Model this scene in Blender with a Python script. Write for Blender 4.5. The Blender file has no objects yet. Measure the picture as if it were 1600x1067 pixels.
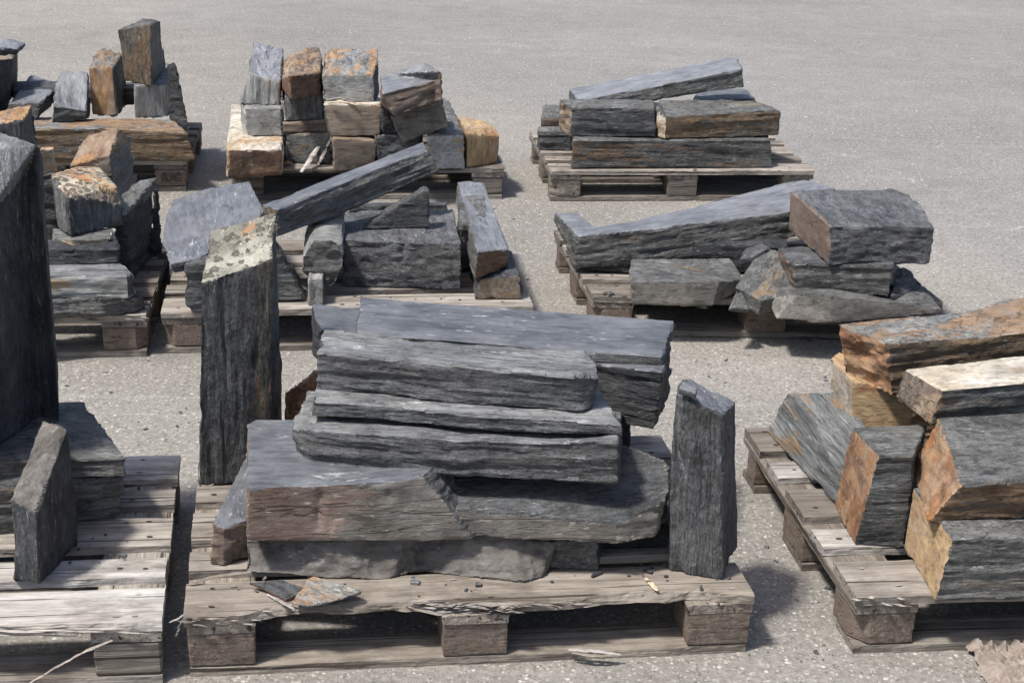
import bpy, bmesh, math, random
import numpy as np
from mathutils import Vector, Matrix
from mathutils.bvhtree import BVHTree

SC = bpy.context.scene
COL = SC.collection
# ---------------------------------------------------------------- camera
CH, PITCH, ROLL, FPX = 1.7775, math.radians(20.159), math.radians(1.503), 2406.0
cam_d = bpy.data.cameras.new('camera')
cam = bpy.data.objects.new('camera', cam_d)
COL.objects.link(cam)
FW = Vector((0, math.cos(PITCH), -math.sin(PITCH)))
UP0 = Vector((0, math.sin(PITCH), math.cos(PITCH)))
RT0 = Vector((1, 0, 0))
RT = math.cos(ROLL)*RT0 + math.sin(ROLL)*UP0
UP = -math.sin(ROLL)*RT0 + math.cos(ROLL)*UP0
m = Matrix((RT, UP, -FW)).transposed().to_4x4()
m.translation = Vector((0, 0, CH))
cam.matrix_world = m
cam_d.sensor_width = 36.0
cam_d.sensor_fit = 'HORIZONTAL'
cam_d.lens = FPX/1600*36.0
cam_d.clip_end = 500
SC.camera = cam
# ---------------------------------------------------------------- light
SUN = Vector((-0.25, -0.165, 0.56)).normalized()
el = math.asin(SUN.z)
az = math.atan2(SUN.x, SUN.y)
w = bpy.data.worlds.new('World')
SC.world = w
w.use_nodes = True
nt = w.node_tree
sky = nt.nodes.new('ShaderNodeTexSky')
sky.sky_type = 'NISHITA'
sky.sun_disc = False
sky.sun_elevation = el
sky.sun_rotation = az
sky.dust_density = 2.5
bg = nt.nodes['Background']
nt.links.new(sky.outputs[0], bg.inputs[0])
bg.inputs[1].default_value = 0.14
sd = bpy.data.lights.new('sun', 'SUN')
sd.energy = 4.5
sd.angle = math.radians(6)
sd.color = (1.0, 0.965, 0.91)
so = bpy.data.objects.new('sun', sd)
so.rotation_euler = SUN.to_track_quat('Z', 'Y').to_euler()
so.location = (-3, -2, 6)
COL.objects.link(so)
SC.view_settings.view_transform = 'Standard'
SC.view_settings.look = 'None'
SC.view_settings.exposure = 0.12
SC.view_settings.gamma = 1.0

# ---------------------------------------------------------------- measuring: where a sight line meets a height or a depth
def ray(px, py):
    return FW + RT*((px-800)/FPX) - UP*((py-533.5)/FPX)
def atz(px, py, z):
    d = ray(px, py)
    return Vector((0, 0, CH)) + d*((z-CH)/d.z)
def aty(px, py, y):
    d = ray(px, py)
    return Vector((0, 0, CH)) + d*(y/d.y)
def atplane(px, py, p0, n):
    d = ray(px, py)
    o = Vector((0, 0, CH))
    return o + d*((p0-o).dot(n)/d.dot(n))

# ---------------------------------------------------------------- noise (numpy value noise)
def _h(i, j, k, s):
    n = (i*374761393 + j*668265263 + k*2147483647 + s*974711) & 0xffffffff
    n = ((n ^ (n >> 13))*1274126177) & 0xffffffff
    n = ((n ^ (n >> 16))*2246822519) & 0xffffffff
    return ((n ^ (n >> 15)) & 0xffff)/32767.5 - 1.0
def vnoise(P, s=0):
    f = np.floor(P)
    t = P - f
    f = f.astype(np.int64)
    t = t*t*(3-2*t)
    r = 0
    for a in (0, 1):
        for b in (0, 1):
            for c in (0, 1):
                wgt = (t[:, 0] if a else 1-t[:, 0])*(t[:, 1] if b else 1-t[:, 1])*(t[:, 2] if c else 1-t[:, 2])
                r = r + wgt*_h(f[:, 0]+a, f[:, 1]+b, f[:, 2]+c, s)
    return r
def fbm(P, s=0, o=3):
    r = 0
    a = 1.0
    for i in range(o):
        r = r + a*vnoise(P*(2.03**i) + 17.3*i, s+i)
        a *= .5
    return r/1.75

# ---------------------------------------------------------------- materials
MATS = {}
class NT:
    def __init__(s, name):
        s.m = bpy.data.materials.new(name)
        s.m.use_nodes = True
        s.t = s.m.node_tree
        s.b = s.t.nodes['Principled BSDF']
        MATS[name] = s.m
    def n(s, typ, **kw):
        o = s.t.nodes.new(typ)
        for k, v in kw.items():
            setattr(o, k, v)
        return o
    def l(s, a, b):
        s.t.links.new(a, b)
    def coords(s, scale, off=0.0, rot=(0, 0, 0)):
        if not hasattr(s, 'tc'):
            s.tc = s.n('ShaderNodeTexCoord')
            oi = s.n('ShaderNodeObjectInfo')
            mul = s.n('ShaderNodeMath', operation='MULTIPLY')
            s.l(oi.outputs['Random'], mul.inputs[0])
            mul.inputs[1].default_value = 37.0
            ad = s.n('ShaderNodeVectorMath', operation='ADD')
            s.l(s.tc.outputs['Object'], ad.inputs[0])
            s.l(mul.outputs[0], ad.inputs[1])
            s.base = ad.outputs[0]
            s.rnd = oi.outputs['Random']
        mp = s.n('ShaderNodeMapping')
        mp.inputs['Scale'].default_value = scale
        mp.inputs['Location'].default_value = (off, off*1.7, off*.6)
        mp.inputs['Rotation'].default_value = rot
        s.l(s.base, mp.inputs[0])
        return mp.outputs[0]
    def noise(s, scale, detail=5, rough=.6, off=0.0, dist=0.0, rot=(0, 0, 0)):
        o = s.n('ShaderNodeTexNoise')
        o.inputs['Scale'].default_value = 1.0
        o.inputs['Detail'].default_value = detail
        o.inputs['Roughness'].default_value = rough
        o.inputs['Distortion'].default_value = dist
        s.l(s.coords(scale, off, rot), o.inputs['Vector'])
        return o.outputs[0]
    def ramp(s, inp, stops, interp='LINEAR'):
        r = s.n('ShaderNodeValToRGB')
        r.color_ramp.interpolation = interp
        e = r.color_ramp.elements
        while len(e) < len(stops):
            e.new(0.5)
        for el_, (p, c) in zip(e, stops):
            el_.position = p
            el_.color = (c, c, c, 1) if isinstance(c, (int, float)) else (*c, 1)
        s.l(inp, r.inputs[0])
        return r.outputs[0]
    def mix(s, f, a, b, mode='MIX'):
        o = s.n('ShaderNodeMix', data_type='RGBA', blend_type=mode)
        for v, i in ((f, 0), (a, 6), (b, 7)):
            if isinstance(v, (int, float)):
                o.inputs[i].default_value = v
            elif isinstance(v, tuple):
                o.inputs[i].default_value = (*v, 1)
            else:
                s.l(v, o.inputs[i])
        return o.outputs[2]
    def math(s, op, a, b=0.0):
        o = s.n('ShaderNodeMath', operation=op)
        for v, i in ((a, 0), (b, 1)):
            if isinstance(v, (int, float)):
                o.inputs[i].default_value = v
            else:
                s.l(v, o.inputs[i])
        return o.outputs[0]
    def bump(s, hts):
        prev = None
        for h, strength, dist in hts:
            b = s.n('ShaderNodeBump')
            b.inputs['Strength'].default_value = strength
            b.inputs['Distance'].default_value = dist
            s.l(h, b.inputs['Height'])
            if prev is not None:
                s.l(prev, b.inputs['Normal'])
            prev = b.outputs[0]
        s.l(prev, s.b.inputs['Normal'])

def slate(name, c1, c2, c3=None, grad=None, turn=(0, 0, 0), rust=0.0, r1=(.30, .13, .05), r2=(.42, .25, .10), dust=.25, dustc=(.42, .42, .42),
          rough=.62, bump=1.0, grain=(8, 18, 55), contrast=(.32, .68), lich=None, spec=.5):
    N = NT(name)
    st = N.noise(grain, 7, .66, 1.3, .3, rot=turn)
    fine = N.noise((grain[0]*5, grain[1]*5, grain[2]*3.2), 5, .65, 7.1)
    blo = N.noise((5, 6, 8), 5, .6, 3.7)
    col = N.mix(N.ramp(st, [(contrast[0], 0), (contrast[1], 1)]), c1, c2)
    if c3:
        col = N.mix(N.ramp(blo, [(.42, 0), (.62, .85)]), col, c3)
    # flaked scales: anisotropic cells with a level of their own
    def flakes(k, off, dis):
        mp = N.coords((grain[0]*2.2*k, grain[1]*1.1*k, grain[2]*.42*k), off)
        ns = N.n('ShaderNodeTexNoise')
        ns.inputs['Scale'].default_value = 1.3
        ns.inputs['Detail'].default_value = 4
        N.l(mp, ns.inputs['Vector'])
        sc = N.n('ShaderNodeVectorMath', operation='SCALE')
        N.l(ns.outputs[1], sc.inputs[0])
        sc.inputs['Scale'].default_value = dis
        av = N.n('ShaderNodeVectorMath', operation='ADD')
        N.l(mp, av.inputs[0])
        N.l(sc.outputs[0], av.inputs[1])
        vo = N.n('ShaderNodeTexVoronoi')
        vo.inputs['Scale'].default_value = 1.0
        N.l(av.outputs[0], vo.inputs['Vector'])
        sp = N.n('ShaderNodeSeparateColor')
        N.l(vo.outputs['Color'], sp.inputs[0])
        return N.math('ADD', sp.outputs[0], N.math('MULTIPLY', vo.outputs['Distance'], .6))
    fl1 = flakes(1.0, 5.5, 1.6)
    fl2 = flakes(2.7, 8.5, 1.8)
    flk = min(1.0, bump)
    col = N.mix(flk, col, N.mix(1.0, col, N.ramp(fl1, [(.1, .70), (1.1, 1.30)]), 'MULTIPLY'))
    col = N.mix(flk, col, N.mix(1.0, col, N.ramp(fl2, [(.1, .80), (1.1, 1.22)]), 'MULTIPLY'))
    col = N.mix(N.ramp(fine, [(.34, .75), (.52, 0.0)]), col, N.mix(.65, col, (0.006, .006, .007)))
    v = N.ramp(N.noise((9, 12, 14), 4, .6, 12.0), [(.3, .72), (.7, 1.22)])
    col = N.mix(1.0, col, v, 'MULTIPLY')
    fs_ = N.noise((grain[0]*.8, grain[1]*.8, grain[2]*1.5), 4, .55, 51.0, .25, rot=turn)
    fiss = N.ramp(N.math('ABSOLUTE', N.math('SUBTRACT', fs_, .5)), [(.004, 1), (.014, 0)])
    fs2 = N.noise((grain[0]*1.4, grain[1]*1.4, grain[2]*3.2), 4, .6, 57.0, .3, rot=turn)
    fiss = N.math('MAXIMUM', fiss, N.math('MULTIPLY', N.ramp(N.math('ABSOLUTE', N.math('SUBTRACT', fs2, .46)), [(.004, 1), (.012, 0)]), .7))
    if rust > 0:
        rm = N.noise((2.6, 5, 9), 7, .68, 9.2, .6, rot=turn)
        rm = N.math('ADD', rm, N.math('MULTIPLY', N.math('SUBTRACT', st, .5), .35))
        if grad:
            spx = N.n('ShaderNodeSeparateXYZ')
            N.l(N.tc.outputs['Object'], spx.inputs[0])
            gsum = N.math('ADD', N.math('MULTIPLY', spx.outputs[0], grad[0]), N.math('MULTIPLY', spx.outputs[2], grad[1]))
            rm = N.math('ADD', rm, N.math('ADD', gsum, grad[2]))
        t = .665 - .40*rust
        mask = N.ramp(rm, [(t, 0), (t+.055, 1)])
        rc = N.mix(N.ramp(N.noise((grain[0]*2, grain[1]*1.5, grain[2]*.7), 6, .65, 4.4), [(.35, 0), (.65, 1)]), r1, r2)
        rc = N.mix(N.ramp(fine, [(.3, .5), (.6, 0.0)]), rc, N.mix(.5, rc, (.02, .012, .008)))
        col = N.mix(N.math('MULTIPLY', mask, .92), col, rc)
    if lich:
        vo = N.n('ShaderNodeTexVoronoi')
        vo.feature = 'F1'
        vo.inputs['Scale'].default_value = 1.0
        vo.inputs['Randomness'].default_value = 1.0
        mpn = N.coords((52, 40, 40), 2.0)
        ds = N.n('ShaderNodeTexNoise')
        ds.inputs['Scale'].default_value = 1.6
        N.l(mpn, ds.inputs['Vector'])
        addv = N.n('ShaderNodeVectorMath', operation='ADD')
        N.l(mpn, addv.inputs[0])
        N.l(ds.outputs[1], addv.inputs[1])
        N.l(addv.outputs[0], vo.inputs['Vector'])
        dd = N.math('ADD', vo.outputs['Distance'], N.math('MULTIPLY', N.math('SUBTRACT', blo, .5), 1.2))
        spot = N.ramp(dd, [(.40, 1), (.44, 0)])
        ring = N.ramp(dd, [(.20, 0), (.30, .6), (.40, 1)])
        col = N.mix(spot, col, N.mix(ring, lich[0], lich[1]))
    if bump >= .8:
        col = N.mix(N.math('MULTIPLY', fiss, .50), col, (.012, .012, .012))
    tone = N.ramp(N.rnd, [(0, .86), (1, 1.14)])
    col = N.mix(1.0, col, tone, 'MULTIPLY')
    # dust, scratches and pale chips
    d1 = N.noise((24, 95, 110), 4, .7, 21.0)
    d2 = N.noise((4, 6, 6), 3, .5, 31.0)
    dm = N.math('MULTIPLY', N.ramp(d1, [(.60, 0), (.66, 1)]), N.ramp(d2, [(.46, 0), (.58, 1)]))
    col = N.mix(N.math('MULTIPLY', dm, dust*2.2 if dust < .45 else 1.0), col, dustc)
    film = N.ramp(N.noise((7, 7, 10), 6, .7, 41.0), [(.45, 0), (.8, 1)])
    col = N.mix(N.math('MULTIPLY', film, dust*.9), col, N.mix(.5, dustc, (.25, .23, .20)))
    N.l(col, N.b.inputs['Base Color'])
    rr = N.ramp(blo, [(.3, rough-.08), (.7, rough+.12)])
    N.l(rr, N.b.inputs['Roughness'])
    N.b.inputs['Specular IOR Level'].default_value = spec
    N.bump(([(N.math('SUBTRACT', 1.0, fiss), .7, .006)] if bump >= .8 else []) + [(st, min(1, .7*bump), .014), (fl1, min(1, .65*bump), .008), (fl2, min(1, .6*bump), .0045), (fine, min(1, .8*bump), .006), (N.noise((120, 170, 170), 4, .75, 2.0), .6*min(1.2, bump+.25), .0035)])
    return N.m

# smooth cleavage faces and sawn faces, dull blue grey
slate('slate_blue', (.085, .091, .104), (.138, .144, .158), (.11, .116, .13), dustc=(.55, .55, .55), dust=.32, bump=.45, rough=.50, grain=(3, 12, 30))
slate('slate_blue_light', (.155, .162, .178), (.215, .222, .238), (.185, .192, .208), dust=.3, bump=.35, rough=.5, grain=(3, 16, 30))
slate('slate_dusty', (.10, .104, .108), (.20, .203, .206), (.15, .153, .157), dustc=(.62, .62, .62), dust=.6, bump=.8, rough=.6, grain=(3, 22, 40))
slate('slate_dark', (.036, .039, .042), (.098, .101, .105), (.065, .068, .07), dust=.25, bump=1.2)
slate('slate_black', (.014, .016, .019), (.05, .053, .058), (.03, .032, .036), dust=.3, bump=1.3, dustc=(.30, .31, .32))
slate('slate_riven', (.052, .054, .057), (.150, .153, .157), (.098, .101, .105), dust=.35, bump=1.3, grain=(9, 22, 65))
slate('slate_green', (.066, .067, .064), (.172, .170, .160), (.12, .119, .112), rust=.12, r1=(.22, .15, .08), r2=(.30, .22, .13), dust=.3, bump=1.2)
slate('slate_rust_post', (.035, .035, .03), (.11, .10, .08), (.07, .06, .045), rust=.42, r1=(.10, .06, .03), r2=(.22, .15, .085), dust=.25, bump=1.2)
slate('slate_rust_mix', (.05, .055, .055), (.13, .135, .13), (.10, .095, .08), rust=.52, r1=(.17, .085, .04), r2=(.33, .19, .085), dust=.25, bump=1.3)
slate('slate_rust_top', (.13, .14, .145), (.27, .27, .26), (.22, .20, .17), rust=.50, r1=(.26, .16, .09), r2=(.42, .26, .14), dust=.3, bump=.9)
slate('slate_streak', (.10, .11, .115), (.23, .23, .22), (.15, .155, .155), rust=.33, r1=(.28, .17, .09), r2=(.38, .27, .17), dust=.35, bump=1.3, grain=(2, 30, 60))
slate('rock_rust', (.15, .078, .042), (.28, .15, .08), (.23, .115, .06), rust=.5, r1=(.36, .15, .05), r2=(.42, .30, .19), dust=.35, dustc=(.5, .42, .36), bump=.75, grain=(7, 12, 14), rough=.8, spec=.25)
slate('rock_orange', (.24, .13, .06), (.40, .25, .13), (.32, .18, .085), rust=.35, r1=(.16, .08, .05), r2=(.44, .35, .26), dust=.3, dustc=(.55, .5, .45), bump=.7, grain=(3, 10, 18), rough=.8, spec=.25)
slate('rock_redbrown', (.06, .036, .026), (.14, .082, .058), (.10, .055, .038), rust=.25, r1=(.17, .075, .04), r2=(.28, .19, .12), dust=.25, dustc=(.36, .30, .25), bump=.7, rough=.8, grain=(4, 10, 16), spec=.25)
slate('rock_browngrey', (.10, .078, .062), (.20, .16, .13), (.145, .11, .088), rust=.42, r1=(.24, .125, .06), r2=(.36, .29, .21), dust=.3, dustc=(.45, .40, .35), bump=.8, rough=.8, grain=(7, 12, 14), spec=.25)
slate('slate_rust_low', (.042, .044, .044), (.125, .127, .123), (.085, .083, .075), rust=.34, r1=(.12, .075, .045), r2=(.24, .15, .085), dust=.25, bump=1.3)
slate('slate_rust_high', (.05, .052, .048), (.14, .135, .12), (.11, .09, .065), rust=.68, r1=(.11, .07, .038), r2=(.27, .17, .085), dust=.25, bump=1.2)
slate('rock_brown', (.105, .078, .062), (.175, .135, .105), (.14, .10, .08), rust=.22, r1=(.14, .06, .04), r2=(.2, .12, .08), dust=.3, dustc=(.33, .27, .23), bump=.6, rough=.75, grain=(2, 10, 14), spec=.3)
slate('rock_tan', (.17, .135, .103), (.28, .225, .17), (.22, .175, .135), rust=.25, r1=(.26, .15, .08), r2=(.34, .24, .14), dust=.3, dustc=(.42, .37, .32), bump=.5, rough=.8, grain=(2.5, 10, 22), spec=.25)
slate('rock_ochre', (.33, .22, .115), (.45, .33, .19), (.38, .26, .14), rust=.4, r1=(.30, .13, .055), r2=(.48, .39, .27), dust=.25, dustc=(.6, .55, .45), bump=.5, rough=.8, grain=(2.5, 9, 22), spec=.25)
slate('rock_cream', (.38, .34, .28), (.52, .48, .42), (.42, .35, .26), rust=.36, r1=(.33, .2, .10), r2=(.42, .31, .2), dust=.3, dustc=(.7, .68, .63), bump=.6, rough=.85, grain=(5, 10, 20), spec=.2)
slate('rock_lichen', (.27, .26, .215), (.37, .355, .30), (.32, .305, .25), rust=.2, r1=(.42, .2, .08), r2=(.45, .28, .15), dust=.3, dustc=(.6, .58, .5), bump=.7, rough=.85, grain=(6, 9, 12), lich=((.15, .14, .115), (.075, .07, .06)), spec=.2)
slate('rock_lichen_rust', (.38, .33, .25), (.50, .45, .37), (.42, .33, .22), rust=.42, r1=(.48, .2, .06), r2=(.5, .32, .16), dust=.3, dustc=(.6, .56, .5), bump=.8, rough=.85, grain=(6, 9, 12), lich=((.17, .14, .11), (.10, .09, .08)), spec=.2)
slate('rock_grey_pale', (.175, .177, .17), (.30, .30, .287), (.235, .235, .225), rust=.16, r1=(.3, .19, .1), r2=(.36, .27, .17), dust=.3, dustc=(.45, .45, .43), bump=.7, rough=.75, grain=(2.2, 8, 26), spec=.3)
slate('slab_brown_red', turn=(0, .32, 0), c1=(.115, .106, .095), c2=(.185, .172, .153), c3=(.145, .132, .115), grad=(-1.6, 2.4, -.13), rust=.5, r1=(.095, .06, .046), r2=(.26, .185, .155), dust=.42, dustc=(.40, .36, .33), bump=.8, rough=.72, grain=(1.6, 5, 9), spec=.3)
slate('rock_greybeige', (.12, .112, .10), (.215, .20, .178), (.17, .155, .135), rust=.1, r1=(.2, .13, .08), r2=(.28, .2, .13), dust=.3, bump=.6, rough=.8, grain=(5, 9, 18), spec=.2)
slate('slate_umber', (.095, .086, .077), (.165, .15, .136), (.13, .117, .105), rust=.1, r1=(.2, .12, .08), r2=(.3, .2, .14), dust=.25, bump=.78, rough=.8, grain=(3, 8, 12), spec=.2)

def wood(name, c1, c2, c3, bump=1.0, dark=.5):
    N = NT(name)
    st = N.noise((1.4, 34, 34), 6, .62, 1.0, .8)
    fi = N.noise((7, 170, 170), 4, .6, 5.0)
    bl = N.noise((3.5, 8, 8), 5, .65, 9.0)
    saw = N.noise((230, 6, 6), 2, .5, 3.0)
    col = N.mix(N.ramp(st, [(.32, 0), (.66, 1)]), c1, c2)
    col = N.mix(N.ramp(bl, [(.42, 0), (.68, .8)]), col, c3)
    col = N.mix(N.ramp(fi, [(.30, dark), (.52, 0.0)]), col, N.mix(.6, col, (.02, .014, .01)))
    crack = N.noise((.9, 60, 60), 3, .5, 15.0, .4)
    col = N.mix(N.ramp(crack, [(.355, .85), (.385, 0.0)]), col, (.03, .022, .017))
    v = N.ramp(N.noise((14, 40, 40), 4, .6, 12.0), [(.3, .78), (.7, 1.15)])
    col = N.mix(1.0, col, v, 'MULTIPLY')
    col = N.mix(1.0, col, N.ramp(N.rnd, [(0, .80), (1, 1.2)]), 'MULTIPLY')
    dirt = N.ramp(N.noise((5, 11, 11), 6, .7, 61.0), [(.50, 0), (.66, .65)])
    col = N.mix(dirt, col, (.10, .078, .062))
    N.l(col, N.b.inputs['Base Color'])
    N.b.inputs['Roughness'].default_value = .88
    N.b.inputs['Specular IOR Level'].default_value = .2
    N.bump([(st, .8*bump, .010), (fi, .9*bump, .004), (crack, .7*bump, .006), (saw, .3*bump, .0012)])
wood('wood_weathered', (.20, .175, .15), (.43, .39, .345), (.30, .26, .225))
wood('wood_bleached', (.33, .30, .27), (.56, .535, .50), (.42, .38, .34))
wood('wood_warm', (.205, .175, .145), (.42, .37, .31), (.30, .255, .21))
wood('wood_old', (.13, .112, .095), (.28, .25, .215), (.20, .17, .145))
wood('wood_fresh', (.55, .43, .29), (.68, .56, .40), (.6, .48, .35), dark=.3)
def chipwood(name, c1, c2, c3):
    N = NT(name)
    a = N.noise((70, 70, 70), 5, .7, 1.0, 1.0)
    b = N.noise((9, 9, 9), 4, .6, 5.0)
    c = N.noise((22, 120, 120), 4, .6, 8.0, .6)
    col = N.mix(N.ramp(a, [(.35, 0), (.65, 1)]), c1, c2)
    col = N.mix(N.ramp(b, [(.4, 0), (.65, .8)]), col, c3)
    col = N.mix(N.ramp(c, [(.32, .7), (.45, 0.0)]), col, (.035, .026, .02))
    N.l(col, N.b.inputs['Base Color'])
    N.b.inputs['Roughness'].default_value = .92
    N.b.inputs['Specular IOR Level'].default_value = .15
    N.bump([(a, .8, .004), (c, .7, .004)])
chipwood('pressed_wood', (.11, .085, .068), (.25, .20, .165), (.17, .133, .108))
wood('wood_torn', (.28, .25, .22), (.52, .48, .43), (.38, .34, .30))
N = NT('rusty_nail')
N.l(N.ramp(N.noise((200, 200, 200)), [(.3, (.03, .018, .013)), (.7, (.10, .05, .03))]), N.b.inputs['Base Color'])
N.b.inputs['Roughness'].default_value = .8
N = NT('bark_paper')
a = N.noise((12, 60, 12), 5, .65)
N.l(N.ramp(a, [(.3, (.17, .13, .105)), (.7, (.40, .34, .29))]), N.b.inputs['Base Color'])
N.b.inputs['Roughness'].default_value = .9
N.bump([(a, .7, .004)])

# asphalt
N = NT('asphalt')
big = N.noise((.35, .5, .5), 4, .55, 2.0)
mid = N.noise((5, 5, 5), 5, .65, 4.0)
sm = N.noise((60, 60, 60), 4, .7, 6.0)
grit = N.noise((260, 260, 260), 3, .75, 8.0)
col = N.mix(N.ramp(sm, [(.36, 0), (.64, 1)]), (.215, .203, .187), (.335, .318, .294))
col = N.mix(1.0, col, N.ramp(grit, [(.32, .74), (.68, 1.24)]), 'MULTIPLY')
col = N.mix(1.0, col, N.ramp(mid, [(.3, .90), (.7, 1.08)]), 'MULTIPLY')
col = N.mix(1.0, col, N.ramp(big, [(.32, .88), (.68, 1.08)]), 'MULTIPLY')
def chips(scale, cut, colr, col, off, keep=.5):
    vo = N.n('ShaderNodeTexVoronoi')
    vo.inputs['Scale'].default_value = 1.0
    N.l(N.coords((scale, scale, scale), off), vo.inputs['Vector'])
    sep = N.n('ShaderNodeSeparateColor')
    N.l(vo.outputs['Color'], sep.inputs[0])
    pick = N.math('GREATER_THAN', sep.outputs[0], keep)
    size = N.math('MULTIPLY', sep.outputs[1], cut)
    near = N.math('LESS_THAN', N.math('ADD', vo.outputs['Distance'], N.math('MULTIPLY', N.math('SUBTRACT', grit, .5), .5)), size)
    mk = N.math('MULTIPLY', pick, near)
    return N.mix(mk, col, colr), mk
col, _ = chips(95, .5, (.17, .16, .15), col, 3.0, .66)
col, _ = chips(120, .55, (.42, .405, .38), col, 5.0, .62)
col, mk = chips(80, .42, (.56, .54, .51), col, 9.0, .88)
col, mk2 = chips(42, .26, (.58, .56, .53), col, 13.0, .97)
tcx = N.n('ShaderNodeTexCoord')
sx = N.n('ShaderNodeSeparateXYZ')
N.l(tcx.outputs['Object'], sx.inputs[0])
wob = N.math('MULTIPLY', N.math('SUBTRACT', N.noise((.5, .35, .5), 4, .55, 70.0), .5), 6.0)
gx = N.math('ADD', N.math('ADD', N.math('MULTIPLY', sx.outputs[0], .9), N.math('MULTIPLY', N.math('ADD', sx.outputs[1], 33.0), .55)), wob)
col = N.mix(N.ramp(gx, [(0.0, 0), (1.0, 1)]), N.mix(1.0, col, (1.0, .98, .945), 'MULTIPLY'), N.mix(1.0, col, (.90, .905, .92), 'MULTIPLY'))
streak = N.noise((.9, 14, 1), 5, .6, 80.0, 1.0)
col = N.mix(N.ramp(streak, [(.56, 0), (.70, .22)]), col, (.42, .40, .375))
stain = N.noise((1.3, 1.8, 1), 5, .6, 90.0, .5)
col = N.mix(N.ramp(stain, [(.56, 0), (.68, .22)]), col, (.15, .145, .14))
scr = N.math('ABSOLUTE', N.math('SUBTRACT', N.noise((.8, 2.2, 1), 2, .4, 95.0, .3), .5))
col = N.mix(N.math('MULTIPLY', N.ramp(scr, [(.0008, 1), (.002, 0)]), N.ramp(N.noise((3, 3, 3), 3, .5, 99.0), [(.58, 0), (.64, .6)])), col, (.5, .48, .45))
N.l(col, N.b.inputs['Base Color'])
N.b.inputs['Roughness'].default_value = .9
N.b.inputs['Specular IOR Level'].default_value = .25
N.bump([(mid, .25, .01), (sm, .6, .008), (grit, .55, .004)])
N = NT('stone_chip')
oi = N.noise((40, 40, 40), 3)
N.l(N.ramp(oi, [(.3, (.24, .23, .22)), (.7, (.58, .56, .53))]), N.b.inputs['Base Color'])
N.b.inputs['Roughness'].default_value = .85

# ---------------------------------------------------------------- object helpers
def tag(o, label=None, cat=None, group=None, kind=None):
    kind = kind or 'thing'
    for k, v in (('label', label), ('category', cat), ('group', group), ('kind', kind)):
        if v:
            o[k] = v
    return o
def link(name, me, parent=None):
    o = bpy.data.objects.new(name, me)
    COL.objects.link(o)
    if parent:
        o.parent = parent
    return o
def loft_bm(bm, top, bot):
    """closed solid between two loops (counter-clockwise seen from above)"""
    n = len(top)
    tv = [bm.verts.new(p) for p in top]
    bv = [bm.verts.new(p) for p in bot]
    fs = []
    c = sum((Vector(p) for p in top), Vector())/n
    for i in range(n):
        j = (i+1) % n
        fs.append((bm.faces.new((bv[i], bv[j], tv[j], tv[i])), i))
    fs.append((bm.faces.new(tv), 'top'))
    fs.append((bm.faces.new(bv[::-1]), 'bottom'))
    return fs

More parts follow.
